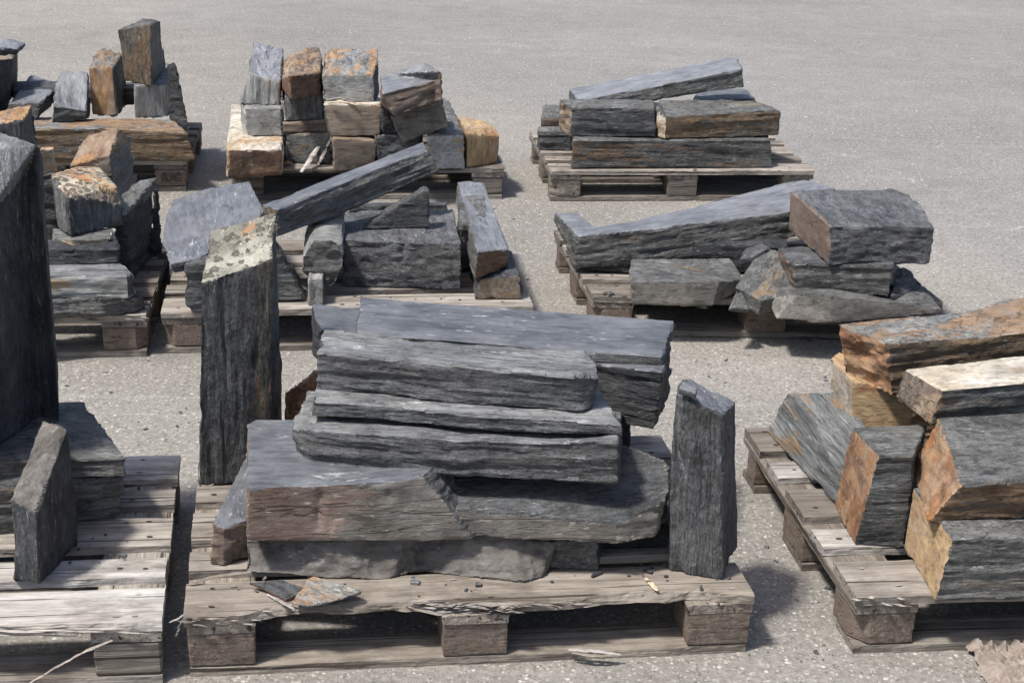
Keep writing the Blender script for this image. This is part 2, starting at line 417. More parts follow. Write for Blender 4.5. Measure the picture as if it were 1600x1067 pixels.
SEED = [11]
RM = {}
def solid(name, parts, mats, vox=.006, grain='x', rot=None, amp=1.0, smooth=(), broken=(), parent=None, chip=1.0, layer=1.0, tilt=0.0):
    """parts: list of (top, bottom) loops, united into ONE rock; mats: face key -> material; key (k,i) for side i of part k"""
    SEED[0] += 1
    sd_ = SEED[0]
    allp = [Vector(p) for t, b in parts for p in list(t)+list(b)]
    t0, b0 = parts[0]
    org = sum((Vector(p) for p in b0), Vector())/len(b0)
    # frame: x along the first (front) edge, z up; grain 'up' turns x upright
    ex = None
    if rot is not None:
        ex = Vector((math.cos(rot), math.sin(rot), 0))
    else:
        es = []
        for i in range(len(t0)):
            e = Vector(t0[(i+1) % len(t0)]) - Vector(t0[i])
            if e.x*1.0 + e.y*.3 < 0:
                e = -e
            es.append(e)
        best = 0
        for e in es:
            tot = Vector()
            for f in es:
                if f.length > 1e-5 and e.length > 1e-5 and abs(e.normalized().dot(f.normalized())) > .93:
                    tot += f if e.dot(f) > 0 else -f
            if tot.length > best:
                best = tot.length
                ex = tot.normalized()
    if grain == 'up':
        ax = (sum((Vector(p) for p in t0), Vector())/len(t0) - org).normalized()
        h = Vector((math.cos(.15), math.sin(.15), 0))
        ez = (h - ax*h.dot(ax)).normalized()
        R3 = Matrix((ax, ez.cross(ax), ez)).transposed()
    else:
        up = Vector((0, 0, 1))
        ez = (up - ex*up.dot(ex)).normalized()
        R3 = Matrix((ex, ez.cross(ex), ez)).transposed()
        if tilt:
            R3 = R3 @ Matrix.Rotation(tilt, 3, 'X')
    Ri = R3.inverted()
    loc = lambda p: Ri @ (Vector(p)-org)
    bm = bmesh.new()
    keys = []
    for k, (t, b) in enumerate(parts):
        for f, key in loft_bm(bm, [loc(p) for p in t], [loc(p) for p in b]):
            keys.append((k, key))
    for i, f in enumerate(bm.faces):
        f.material_index = 0
    bm.faces.ensure_lookup_table()
    bmesh.ops.recalc_face_normals(bm, faces=bm.faces)
    lay = bm.faces.layers.int.new('key')
    for i, f in enumerate(bm.faces):
        f[lay] = i
    edges = np.array([[list(e.verts[0].co), list(e.verts[1].co)] for e in bm.edges])
    en_ = np.array([list((sum((f.normal for f in e.link_faces), Vector())).normalized()) for e in bm.edges])
    bmesh.ops.triangulate(bm, faces=bm.faces)
    bm.faces.ensure_lookup_table()
    fkey = [f[lay] for f in bm.faces]
    bvh = BVHTree.FromBMesh(bm)
    me = bpy.data.meshes.new(name)
    bm.to_mesh(me)
    bm.free()
    tmp = link(name, me)
    md = tmp.modifiers.new('r', 'REMESH')
    md.mode = 'VOXEL'
    md.voxel_size = vox
    md.use_smooth_shade = False
    dg = bpy.context.evaluated_depsgraph_get()
    me2 = bpy.data.meshes.new_from_object(tmp.evaluated_get(dg))
    bpy.data.objects.remove(tmp)
    bpy.data.meshes.remove(me)
    nv = len(me2.vertices)
    P = np.empty(nv*3)
    me2.vertices.foreach_get('co', P)
    P = P.reshape(-1, 3)
    # nearest base face: snap a little back to it (crisper arrises), take its key and normal
    K = np.zeros(nv, int)
    Nn = np.zeros((nv, 3))
    Q = P.copy()
    for i in range(nv):
        l_, n_, fi, d_ = bvh.find_nearest(P[i])
        K[i] = fkey[fi]
        Nn[i] = n_
        Q[i] = l_
    P = P*.15 + Q*.85
    # distance to arrises
    ed = np.full(nv, 9.0)
    EN = Nn.copy()
    for (a_, b_), n_ in zip(edges, en_):
        ab = b_-a_
        L2 = max(ab@ab, 1e-9)
        t = np.clip(((P-a_)@ab)/L2, 0, 1)
        dd_ = np.linalg.norm(P-(a_+t[:, None]*ab), axis=1)
        EN = np.where((dd_ < ed)[:, None], n_[None, :], EN)
        ed = np.minimum(ed, dd_)
    off = np.array([sd_*3.17, sd_*1.31, sd_*2.71])
    kk = [keys[i][1] for i in range(len(keys))]
    fsm = np.array([1.0 if (kk[i] in smooth or keys[i] in smooth) else 0.0 for i in range(len(keys))])[K]
    fbr = np.array([1.0 if (kk[i] in broken or keys[i] in broken) else 0.0 for i in range(len(keys))])[K]
    # bedding: ledges that run along x and step across z
    warp = .006*fbm(P*np.array([5, 8, 8])+off, 3, 2)[:, None]
    L = fbm((P+warp)*np.array([4.0, 18.0, 58.0])+off, 1, 4)
    q_ = L*5.0
    fq = np.floor(q_)
    st = (fq + np.clip((q_-fq-.5)*5+.5, 0, 1))/5.0*1.8
    low = fbm(P*np.array([5, 7, 9])+off, 5, 3)
    iso = fbm(P*28+off, 8, 4)
    cel = np.abs(fbm(P*np.array([13, 13, 13])+off, 12, 3))
    q2 = fbm(P*np.array([9, 22, 40])+off, 31, 3)*6
    f2 = np.floor(q2)
    ter = (f2 + np.clip((q2-f2-.5)*4+.5, 0, 1))/6
    d = amp*(layer*(.0038*st + .0013*L + .0032*ter) + .0018*low + .0012*iso)
    d = d*(1-fsm) + fsm*amp*(.0010*low + .0005*iso)
    d = d + fbr*amp*(-.016*cel + .006*iso + .006*low)
    # chipped arrises
    c1 = np.clip(fbm(P*np.array([7, 16, 22])+off*2, 21, 4)*2.0-.42, 0, 1)
    c2 = np.clip(fbm(P*np.array([45, 70, 90])+off*2, 25, 2)+.2, 0, 1)
    dc = chip*(.012*c1*np.exp(-(ed/.014)**1.5) + .003*c2*np.exp(-(ed/.005)**1.5))
    wE = np.exp(-ed/.012)[:, None]
    D = Nn*(1-wE) + EN*wE
    D = D/np.maximum(np.linalg.norm(D, axis=1), .3)[:, None]
    P = P + Nn*d[:, None] - D*dc[:, None]
    me2.vertices.foreach_set('co', P.ravel())
    # materials per polygon
    names = []
    def mat_of(i):
        k, key = keys[i]
        for q in ((k, key), key, 'side' if isinstance(key, int) else None, 'side'):
            if q in mats:
                return mats[q]
        return list(mats.values())[0]
    idx = []
    for i in range(len(keys)):
        mn = mat_of(i)
        if mn not in names:
            names.append(mn)
        idx.append(names.index(mn))
    me2.materials.clear()
    for mn in names:
        me2.materials.append(MATS[mn])
    npoly = len(me2.polygons)
    lt = np.empty(npoly, np.int32)
    me2.polygons.foreach_get('loop_start', lt)
    lv = np.empty(len(me2.loops), np.int32)
    me2.loops.foreach_get('vertex_index', lv)
    me2.polygons.foreach_set('material_index', np.array(idx, np.int32)[K[lv[lt]]])
    me2.polygons.foreach_set('use_smooth', np.zeros(npoly, bool))
    me2.name = name
    me2.update()
    try:
        me2.shade_smooth()
        me2.set_sharp_from_angle(angle=math.radians(24))
    except Exception:
        pass
    o = link(name, me2, parent)
    M4 = R3.to_4x4()
    M4.translation = org
    o.matrix_world = M4
    return o

def vox_at(p):
    return max(.0042, min(.0085, .00135*math.sqrt(p.x**2+p.y**2)))

def loops(full, back=(), zb=.144, lean=0.0, bdz=0.0):
    """full: (bx,by,tx,ty[,zb]) front corners left to right; back: (tx,ty[,'z'|'dy'|'y',val]) right to left."""
    T, B = [], []
    for v in full:
        z = v[4] if len(v) > 4 else zb
        b = atz(v[0], v[1], z)
        T.append(aty(v[2], v[3], b.y+lean))
        B.append(b)
    zt = sum(p.z for p in T)/len(T)
    zm = min(b.z for b in B)
    ym = B[0].y
    for v in back:
        if len(v) == 2:
            p = atz(v[0], v[1], zt+bdz)
        elif v[2] == 'z':
            p = atz(v[0], v[1], v[3])
        elif v[2] == 'dy':
            p = aty(v[0], v[1], ym+v[3])
        else:
            p = aty(v[0], v[1], v[3])
        T.append(p)
        B.append(Vector((p.x, p.y, zm if len(B) < 2 else (B[0].z if len(v) < 5 else v[4]))))
    return T, B, zt

LOG = []
def rock(label, full, back, mats, zb=.144, lean=0.0, bdz=0.0, extra=(), name='slate_block', cat='rock', group=None, **kw):
    T, B, zt = loops(full, back, zb, lean, bdz)
    kw.setdefault('vox', vox_at(B[0]))
    o = solid(name, [(T, B)]+list(extra), mats, **kw)
    tag(o, label, cat, group)
    ys = [p.y for p in T]
    LOG.append('%-60s zb %.3f zt %.3f x %.2f..%.2f y %.2f..%.2f  topz %s' % (label[:60], min(b.z for b in B), zt, min(p.x for p in T), max(p.x for p in T), min(ys), max(ys), [round(p.z, 2) for p in T]))
    return zt
def raw(label, top, bot, mats, name='slate_block', cat='rock', group=None, **kw):
    """explicit loops; entries (px,py,'z'|'y',v) or Vector; bot may be a Vector offset applied to the top loop"""
    def pt(v):
        if isinstance(v, Vector):
            return v
        return atz(v[0], v[1], v[3]) if v[2] == 'z' else aty(v[0], v[1], v[3])
    T = [pt(v) for v in top]
    B = [p+bot for p in T] if isinstance(bot, Vector) else [pt(v) for v in bot]
    kw.setdefault('vox', vox_at(B[0]))
    o = solid(name, [(T, B)], mats, **kw)
    tag(o, label, cat, group)
    LOG.append('%-60s x %.2f..%.2f y %.2f..%.2f topz %s botz %s' % (label[:60], min(p.x for p in T), max(p.x for p in T), min(p.y for p in T), max(p.y for p in T), [round(p.z, 2) for p in T], [round(p.z, 2) for p in B]))
    return max(p.z for p in T)
def prof(label, poly, base, depth, mats, yaw=.12, name='slate_block', cat='rock', group=None, **kw):
    """front outline (pixels, counter-clockwise seen from the front) on an upright plane through base, pushed back by depth"""
    p0 = atz(*base)
    n = Vector((math.sin(yaw), -math.cos(yaw), 0))
    F = [atplane(px, py, p0, n) for px, py in poly]
    dv = depth if isinstance(depth, Vector) else -n*depth
    K = [p+dv for p in F]
    kw.setdefault('vox', vox_at(p0))
    kw.setdefault('rot', yaw)
    o = solid(name, [(F, K)], mats, **kw)
    tag(o, label, cat, group)
    LOG.append('%-60s x %.2f..%.2f y %.2f z %.2f..%.2f' % (label[:60], min(p.x for p in F), max(p.x for p in F), p0.y, min(p.z for p in F), max(p.z for p in F)))
    return max(p.z for p in F)

# ---------------------------------------------------------------- ground
bm = bmesh.new()
bmesh.ops.create_grid(bm, x_segments=1, y_segments=1, size=60)
me = bpy.data.meshes.new('ground')
bm.to_mesh(me)
bm.free()
me.materials.append(MATS['asphalt'])
g = link('ground', me)
g.location = (0, 40, 0)
tag(g, kind='structure')

def gravel():
    rnd = random.Random(5)
    bm = bmesh.new()
    for i in range(800):
        d = rnd.random()**.8
        y = 2.5+d*9
        x = (rnd.random()-.5)*(y*.78)
        s = rnd.choice((.0018, .0022, .003, .003, .004, .0055))*(.8+.05*y)
        r = bmesh.ops.create_icosphere(bm, subdivisions=1, radius=s)
        mt = Matrix.Translation((x, y, s*.25)) @ Matrix.Rotation(rnd.random()*6.3, 4, 'Z') @ Matrix.Diagonal((1+rnd.random(), .7+rnd.random()*.5, .45+rnd.random()*.3, 1))
        for v in r['verts']:
            v.co = mt @ (v.co*(1+(rnd.random()-.5)*.5))
    me = bpy.data.meshes.new('gravel')
    bm.to_mesh(me)
    bm.free()
    me.materials.append(MATS['stone_chip'])
    tag(link('gravel', me), 'pale stone chips and grit scattered over the asphalt', 'gravel', kind='stuff')
gravel()
def crumbs():
    rnd = random.Random(8)
    bm = bmesh.new()
    spots = []
    def on(px0, px1, py0, py1, z, n):
        for _ in range(n):
            spots.append((atz(px0+(px1-px0)*rnd.random(), py0+(py1-py0)*rnd.random(), z), rnd.random()))
    on(320, 1140, 895, 935, .1465, 26)
    on(980, 1050, 880, 900, .1465, 14)
    on(100, 200, 835, 880, .1465, 16)
    on(930, 985, 455, 470, .1465, 16)
    on(540, 720, 455, 470, .1465, 16)
    on(890, 1240, 264, 268, .1465, 12)
    on(430, 1000, 600, 760, 0, 50)
    on(1150, 1330, 700, 1050, 0, 40)
    on(860, 1300, 520, 600, 0, 40)
    on(100, 320, 560, 720, 0, 30)
    on(700, 900, 300, 460, 0, 30)
    for c, q in spots:
        s = .0014+.0040*q**3
        r = bmesh.ops.create_cube(bm, size=2*s)
        mt = Matrix.Translation((c.x, c.y, c.z+s*.35)) @ Matrix.Rotation(rnd.random()*6.3, 4, 'Z') @ Matrix.Diagonal((1.2+rnd.random(), .6+rnd.random()*.6, .4+rnd.random()*.3, 1))
        for v in r['verts']:
            v.co = mt @ Vector([a_*(.45+.75*rnd.random()) for a_ in v.co])
    me = bpy.data.meshes.new('slate_crumbs')
    bm.to_mesh(me)
    bm.free()
    me.materials.append(MATS['slate_riven'])
    tag(link('slate_crumbs', me), 'small dark slate crumbs scattered over boards and asphalt', 'stone crumbs', kind='stuff')
crumbs()

# ---------------------------------------------------------------- pallets
def board(name, parent, PM, u0, u1, v0, v1, z0, z1, mat, along='u', seed=0, front=None, nails=(), fray=(), bow=0.0, vback=None):
    """a sawn board mapped into the pallet's plan; front(t) pushes the front edge back (broken edge)"""
    rnd = random.Random(seed)
    L = (u1-u0) if along == 'u' else (v1-v0)
    W = (v1-v0) if along == 'u' else (u1-u0)
    n = max(12, int(L/.012))
    cw = max(5, int(W/.014))
    th = z1-z0
    # section points: (s across 0..1, h 0..1)
    sec = [(i/cw, 1) for i in range(cw+1)] + [(1, .66), (1, .33)] + [(1-i/cw, 0) for i in range(cw+1)] + [(0, .33), (0, .66)]
    pts = []
    bowz = (rnd.random()-.5)*.006+bow
    skew = (rnd.random()-.5)*.012
    e0 = [(rnd.random()-.5)*.006 for _ in range(4)]
    m_ = len(sec)
    A = np.array([[i/n, s, h] for i in range(n+1) for s, h in sec])
    X = A[:, 0]*L
    Y = A[:, 1]*W
    Z = A[:, 2]*th
    NP = np.stack([X*3+seed*3.1, Y*30+seed*1.7, Z*20+seed*.9], 1)
    d = fbm(NP, seed+2, 3)
    rag = fbm(np.stack([X*17+seed, Z*30, Y*0+seed*2.2], 1), seed+5, 4)
    rag2 = fbm(np.stack([X*40+seed, Z*60, Y*0+seed*2.2], 1), seed+9, 2)
    fr = (A[:, 1] < .01)
    bk = (A[:, 1] > .99)
    Z = Z + np.where(A[:, 2] > .5, .0014*d, -.0010*d) + bowz*np.sin(np.pi*A[:, 0]) + .0015*fbm(np.stack([X*2.5+seed, Y*4, Y*0], 1), seed+7, 2)
    edge_round = (A[:, 2] > .99) & (fr | bk)
    Z = Z - np.where(edge_round, .0025, 0)
    yoff = np.zeros(len(X))
    wgt = np.clip(1-A[:, 1]*3.0, 0, 1)
    if front:
        f = np.array([front(t) for t in A[:, 0]])
        f = f*(1+.25*rag) + np.where(f > .004, .004*rag2, 0)
        top = .72+.28*A[:, 2]
        Y = Y + f*wgt*np.where(fr, 1.0, 1.0)*top
    yoff = np.where(fr, .0030*rag+.0022*rag2, 0) - np.where(bk, .0030*rag+.0018*rag2, 0)
    Y = Y + yoff + skew*A[:, 0]
    # ragged ends
    en = fbm(np.stack([Y*50+seed, Z*50, A[:, 0]*7], 1), seed+11, 2)
    X = X + np.where(A[:, 0] < .001, e0[0]+.0025*np.abs(en), 0) - np.where(A[:, 0] > .999, e0[1]+.0025*np.abs(en), 0)
    bm = bmesh.new()
    V = []
    for x, y, z in zip(X, Y, Z):
        p = (u0+x, v0+y) if along == 'u' else (u0+y, v0+x)
        V.append(bm.verts.new((p[0], p[1], z0+z)))
    for i in range(n):
        for j in range(m_):
            a_, b_ = i*m_+j, i*m_+(j+1) % m_
            bm.faces.new((V[a_], V[b_], V[b_+m_], V[a_+m_]))
    bm.faces.new([V[j] for j in range(m_)][::-1])
    bm.faces.new([V[n*m_+j] for j in range(m_)])
    nf = len(bm.faces)
    # nail heads sunk in dark stains
    for (a_, b_) in nails:
        if rnd.random() < .3:
            continue
        a_ += (rnd.random()-.5)*.02
        b_ += (rnd.random()-.5)*.012
        r = bmesh.ops.create_circle(bm, cap_ends=True, radius=.0032+rnd.random()*.002, segments=8)
        for v in r['verts']:
            x, y = v.co.x*(1.4+rnd.random()*.6), v.co.y*.8
            zt = z0+th+.0022+bowz*math.sin(math.pi*min(1, max(0, ((a_-u0) if along == 'u' else (b_-v0))/L)))
            v.co = (a_+x, b_+y, zt)
    nail_faces = list(range(nf, len(bm.faces)))
    torn0 = len(bm.faces)
    # torn fibres
    for (t0, t1, k, ln, out) in fray:
        for _ in range(k):
            t = t0+(t1-t0)*rnd.random()
            x = t*L
            ff = front(t) if front else 0
            y = v0+ff*.9+rnd.random()*.012-.004
            l_ = ln*(.4+rnd.random())
            an = (rnd.random()-.5)*.22
            w_ = (.0015+rnd.random()*.0035)*(1.8 if k > 40 else 1)
            zz = z0+th*(.1+.9*rnd.random())
            dirx, diry = math.cos(an), math.sin(an)-out*rnd.random()
            p0 = Vector((u0+x-l_/2, y, zz))
            p1 = p0+Vector((dirx*l_, diry*l_*.5-.004, (rnd.random()-.6)*.016))
            side = Vector((0, w_, .0006))
            upv = Vector((0, 0, .0012+rnd.random()*.0015))
            pm = (p0+p1)/2+Vector((0, -.002, .001))
            r0 = [bm.verts.new(p0)]
            rm = [bm.verts.new(pm+s) for s in (side, upv, -side, -upv)]
            r1 = [bm.verts.new(p1)]
            for q in range(4):
                bm.faces.new((r0[0], rm[q], rm[(q+1) % 4]))
                bm.faces.new((r1[0], rm[(q+1) % 4], rm[q]))
    bm.faces.ensure_lookup_table()
    bmesh.ops.recalc_face_normals(bm, faces=[f for f in bm.faces if f.index not in nail_faces])
    me = bpy.data.meshes.new(name)
    for i in range(torn0, len(bm.faces)):
        bm.faces[i].material_index = 2
    for i in nail_faces:
        bm.faces[i].material_index = 1
        if bm.faces[i].normal.z < 0:
            bm.faces[i].normal_flip()
    # place in plan; keep the object's own x axis along the board
    c = Vector((u0+(L/2 if along == 'u' else W/2), v0+(W/2 if along == 'u' else L/2), z0))
    Pc = PM(c.x, c.y)
    e = (PM(c.x+.01, c.y)-PM(c.x-.01, c.y)) if along == 'u' else (PM(c.x, c.y+.01)-PM(c.x, c.y-.01))
    ang = math.atan2(e.y, e.x)
    Rz = Matrix.Rotation(-ang, 3, 'Z')
    for v in bm.verts:
        q = PM(v.co.x, v.co.y)
        d_ = Rz @ Vector((q.x-Pc.x, q.y-Pc.y, 0))
        v.co = (d_.x, d_.y, v.co.z-z0)
    bm.to_mesh(me)
    bm.free()
    me.materials.append(MATS[mat])
    me.materials.append(MATS['rusty_nail'])
    me.materials.append(MATS['wood_torn'])
    o = link(name, me, parent)
    o.matrix_parent_inverse = Matrix.Translation(-parent.location)
    o.location = (Pc.x, Pc.y, z0)
    o.rotation_euler = (0, 0, ang)
    return o

def pblock(parent, PM, u0, u1, v0, v1, z0, z1, mat, cham=(), vox=.006):
    c = []
    ch = .035
    cs = [(u0, v0), (u1, v0), (u1, v1), (u0, v1)]
    for i, (a_, b_) in enumerate(cs):
        if i in cham:
            pa, pn = cs[i-1], cs[(i+1) % 4]
            for q in (pa, pn):
                dx, dy = q[0]-a_, q[1]-b_
                l_ = math.hypot(dx, dy)
                c.append((a_+dx/l_*ch, b_+dy/l_*ch))
        else:
            c.append((a_, b_))
    P2 = [PM(a_, b_) for a_, b_ in c]
    T = [Vector((p.x, p.y, z1)) for p in P2]
    B = [Vector((p.x, p.y, z0)) for p in P2]
    o = solid('block', [(T, B)], {'side': mat}, vox=vox, amp=.35, chip=.45, layer=.5, rot=math.atan2(P2[1].y-P2[0].y, P2[1].x-P2[0].x))
    mw = o.matrix_world.copy()
    o.parent = parent
    o.matrix_parent_inverse = Matrix.Translation(-parent.location)
    o.matrix_world = mw
    return o

def pallet(label, FL, FR, BR, BL, seed, tmats, bmat, smat='wood_old', front=None, fray=(), frontwood=None, vox=.007, cham=(), hi=True, skipfar=False):
    def PM(u, v):
        a_, b_ = u/1.2, v/.8
        return Vector((FL[0]*(1-a_)*(1-b_)+FR[0]*a_*(1-b_)+BR[0]*a_*b_+BL[0]*(1-a_)*b_,
                       FL[1]*(1-a_)*(1-b_)+FR[1]*a_*(1-b_)+BR[1]*a_*b_+BL[1]*(1-a_)*b_, 0))
    c = PM(.6, .4)
    root = bpy.data.objects.new('wooden_pallet', None)
    COL.objects.link(root)
    root.location = c
    bpy.context.view_layer.update()
    tag(root, label, 'pallet', 'wooden pallets carrying slate')
    rnd = random.Random(seed)
    rows = [(0, .140), (.194, .278), (.334, .466), (.522, .606), (.662, .8)]
    for i, (v0, v1) in enumerate(rows):
        nl = [(a_, b_) for uc in (.05, .1, .57, .63, 1.1, 1.15) for b_ in (v0+.03, v1-.03) for a_ in (uc,)]
        if v1-v0 < .12:
            nl = nl[::2]
        board('top_board', root, PM, 0, 1.2, v0, v1, .122, .144, tmats[i], 'u', seed*10+i,
              front=front if i == 0 else None, fray=fray if i == 0 else (), nails=nl)
    for i, (a_, b_) in enumerate([(0, .145), (.5275, .6725), (1.055, 1.2)]):
        board('stringer_board', root, PM, a_+.002, b_-.002, .002, .798, .0998, .1215, smat, 'v', seed*10+20+i)
        for j, (c_, d_) in enumerate([(0, .1), (.3275, .4725), (.7, .8)]):
            ch = ()
            if i == 0 and j == 0: ch = (0,)
            if i == 2 and j == 0: ch = (1,)
            if i == 0 and j == 2: ch = (3,)
            if i == 2 and j == 2: ch = (2,)
            pblock(root, PM, a_+.004, b_-.004, c_+.004, d_-(.001 if j else -.02), .0225, .0995, bmat, ch if cham else (), vox)
    for i, (c_, d_) in enumerate([(0.004, .104), (.3275, .4725), (.7, .8)]):
        board('bottom_plank', root, PM, .006, 1.194, c_, d_, .001, .022, smat, 'u', seed*10+30+i)
    return PM, root

def corners(FR=None, FL=None, ang=.13, w=1.2, d=.8):
    ux, uy = math.cos(ang), math.sin(ang)
    vx, vy = -uy, ux
    if FL is None:
        FL = (FR[0]-ux*w, FR[1]-uy*w)
    FR = (FL[0]+ux*w, FL[1]+uy*w)
    return FL, FR, (FR[0]+vx*d, FR[1]+vy*d), (FL[0]+vx*d, FL[1]+vy*d)
def xy(px, py, z=.144):
    p = atz(px, py, z)
    return (p.x, p.y)

def bite(t):
    f = 0
    for c_, w_, h in ((.30, .17, .034), (.83, .13, .034), (.50, .05, .008), (.18, .05, .020), (.65, .08, .010)):
        f += h*math.exp(-((t-c_)/w_)**4)
    return f
pA = pallet('front pallet with broken splintered front edge, under the big stack of dark beams', xy(288, 964), xy(1180, 929), xy(1033, 678), xy(311, 706), 3,
       ['wood_warm', 'wood_weathered', 'wood_weathered', 'wood_weathered', 'wood_weathered'], 'pressed_wood', 'wood_warm',
       front=bite, fray=((.0, .2, 26, .035, .05), (.42, .56, 54, .06, .18), (.56, .70, 16, .05, .1), (.2, .42, 8, .04, .05)), vox=.005)
fr = xy(252, 973); br = xy(281, 709)
pallet('bleached pallet at the lower left corner with the small standing stone', (fr[0]-1.19, fr[1]-.14), fr, br, (br[0]-1.19, br[1]-.14), 4,
       ['wood_bleached', 'wood_bleached', 'wood_weathered', 'wood_weathered', 'wood_bleached'], 'wood_old', 'wood_weathered',
       front=lambda t: .006*math.exp(-((t-.8)/.2)**4), fray=((.55, 1, 30, .12, .15),), vox=.006)
fl = xy(1338, 932); bl = xy(1163, 667)
pallet('weathered pallet on the right under the rust ended blocks', fl, (fl[0]+1.19, fl[1]+.13), (bl[0]+1.19, bl[1]+.15), bl, 5,
       ['wood_weathered', 'wood_bleached', 'wood_old', 'wood_bleached', 'wood_old'], 'pressed_wood', 'wood_old', fray=((0, .1, 8, .04, .1),), vox=.0055, cham=(1,))
pallet('pallet behind the tall black slab, carrying the stacked lichen block', *corners(FR=xy(229, 491), ang=.12), 6,
       ['wood_weathered', 'wood_old', 'wood_old', 'wood_old', 'wood_old'], 'pressed_wood', 'wood_old', fray=((.5, 1, 14, .06, .1),), cham=(1,), vox=.0065)
pallet('middle pallet carrying the split square block and the crossing beam', *corners(FL=xy(251, 487), ang=.134), 7,
       ['wood_weathered', 'wood_weathered', 'wood_warm', 'wood_weathered', 'wood_weathered'], 'pressed_wood', 'wood_old', cham=(1,), vox=.007)
fl = xy(926, 462)
pallet('pallet under the long tilted plank and the brown ended block', fl, (fl[0]+1.19, fl[1]+.03), (fl[0]+1.07, fl[1]+.83), (fl[0]-.115, fl[1]+.79), 8,
       ['wood_old', 'wood_weathered', 'wood_old', 'wood_weathered', 'wood_old'], 'pressed_wood', 'wood_old', cham=(1,), vox=.007)
PM7, root7 = pallet('far left pallet under the long rust brown beam', *corners(FR=xy(291, 250), ang=.11), 9,
       ['wood_bleached', 'wood_old', 'wood_old', 'wood_old', 'wood_old'], 'pressed_wood', 'wood_old', vox=.009)
pallet('far middle pallet with blocks stacked end-on in columns', *corners(FR=xy(788, 262), ang=.12), 10,
       ['wood_weathered', 'wood_old', 'wood_old', 'wood_old', 'wood_old'], 'wood_old', 'wood_old', vox=.009)
pallet('far right pallet under three long beams, beside open asphalt', *corners(FL=xy(860, 266), ang=.11), 12,
       ['wood_weathered', 'wood_warm', 'wood_weathered', 'wood_weathered', 'wood_weathered'], 'wood_old', 'wood_old', vox=.009, cham=(1,))

def stamp(PM, root, txt, u, z, size):
    cu = bpy.data.curves.new('stamp_mark', 'FONT')
    cu.body = txt
    cu.size = size
    cu.extrude = .0012
    cu.offset = .0006
    to = bpy.data.objects.new('stamp_mark', cu)
    COL.objects.link(to)
    dg = bpy.context.evaluated_depsgraph_get()
    me = bpy.data.meshes.new_from_object(to.evaluated_get(dg))
    bpy.data.objects.remove(to)
    me.name = 'stamp_mark'
    me.materials.clear()
    me.materials.append(MATS['stamp_ink'])
    o = link('stamp_mark', me, root)
    p, q = PM(u, -.002), PM(u+.01, -.002)
    o.matrix_parent_inverse = Matrix.Translation(-root.location)
    o.matrix_world = Matrix.Translation((p.x, p.y, z)) @ Matrix.Rotation(math.atan2(q.y-p.y, q.x-p.x), 4, 'Z') @ Matrix.Rotation(math.pi/2, 4, 'X')
N = NT('stamp_ink')
N.b.inputs['Base Color'].default_value = (.055, .042, .034, 1)
N.b.inputs['Roughness'].default_value = .9
stamp(PM7, root7, 'IUC', 1.085, .045, .055)
# ---------------------------------------------------------------- stones on the front pallet
SD, TP = 'side', 'top'
rock('grey three sided slab end poking out left under the large brown faced slab', [(329, 881, 332, 817), (350, 884, 350, 826), (420, 862, 420, 800)], [(420, 706), (384, 711)],
     {SD: 'rock_brown', TP: 'slate_blue'}, smooth=('top',), zb=.145, name='flat_stone')
z4 = rock('long rough broken slab directly on the front pallet, below the big slab', [(384, 894, 384, 846), (470, 900, 470, 842), (566, 908, 540, 838), (608, 905, 640, 836), (655, 892, 665, 834), (720, 900, 712, 832), (820, 910, 790, 838), (847, 903, 868, 848), (880, 858, 893, 838)],
     [(880, 770, 'z', .232), (400, 775, 'z', .232)], {SD: 'slate_umber', TP: 'slate_umber'}, zb=.146, broken=(0, 1, 2, 3, 4, 5, 6), layer=.5, name='flat_stone', lean=.045)
rock('small dark slab stub between the low broken slab and the right hand post', [(860, 888, 862, 842), (936, 892, 932, 846)], [(945, 800, 'z', .225), (860, 800, 'z', .225)],
     {SD: 'slate_green', TP: 'slate_dark'}, zb=.146, name='flat_stone', smooth=(0,))
rock('black block in the shade under the right end of the big slab', [(930, 858, 930, 822), (1048, 852, 1048, 818)], [(1048, 730, 'z', .2), (930, 730, 'z', .2)],
     {SD: 'slate_black', TP: 'slate_black'}, zb=.146)
T, B, _ = loops([(386, 846, 387, 762), (495, 843, 500, 758), (600, 845, 610, 752), (742, 843, 664, 742)], [(700, 706), (640, 655), (400, 655), (386, 662)], zb=.236)
up_loop = (T, B)
zslab = T[0].z
T2, B2, _ = loops([(520, 844, 520, 812), (745, 839, 712, 798), (800, 842, 800, 802), (963, 847, 966, 818), (1022, 838, 1036, 783), (1043, 803, 1047, 752)],
                  [(1040, 718, 'z', .345), (995, 700, 'z', .355), (960, 688, 'z', .36), (640, 664, 'z', .36), (530, 700, 'z', .32)], zb=.237)
o = solid('flat_stone', [up_loop, (T2, B2)], {SD: 'slab_brown_red', TP: 'slate_blue', (1, 'top'): 'slate_dark', (0, 3): 'slate_riven'},  # dark top of the right half paints in the beams' shadow
          vox=.005, smooth=('top', 0, 1, 2), broken=((1, 4),), chip=.7)
tag(o, 'largest slab, brown and red mottled front face, under the three stacked dark beams', 'rock')
LOG.append('big slab top z %.3f %s' % (zslab, [round(p.z, 2) for p in T]))
z3 = rock('lowest of the three stacked dark beams, resting on the big slab', [(462, 708, 454, 669), (482, 723, 500, 672), (556, 731, 560, 677), (700, 745, 700, 687), (830, 750, 830, 692), (966, 756, 966, 689)],
     [(972, 640, 'dy', .26), (480, 610, 'dy', .26)], {SD: 'slate_riven', TP: 'slate_dusty'}, zb=zslab+.001, amp=1.15, name='long_stone')
z2 = rock('middle one of the three stacked dark beams, thin with a pointed right end', [(486, 652, 488, 626), (600, 658, 600, 634), (700, 666, 700, 645), (850, 676, 850, 655), (973, 684, 974, 664)],
     [(936, 606), (500, 585)], {SD: 'slate_riven', TP: 'slate_dusty'}, zb=z3+.001, amp=1.0, name='long_stone')
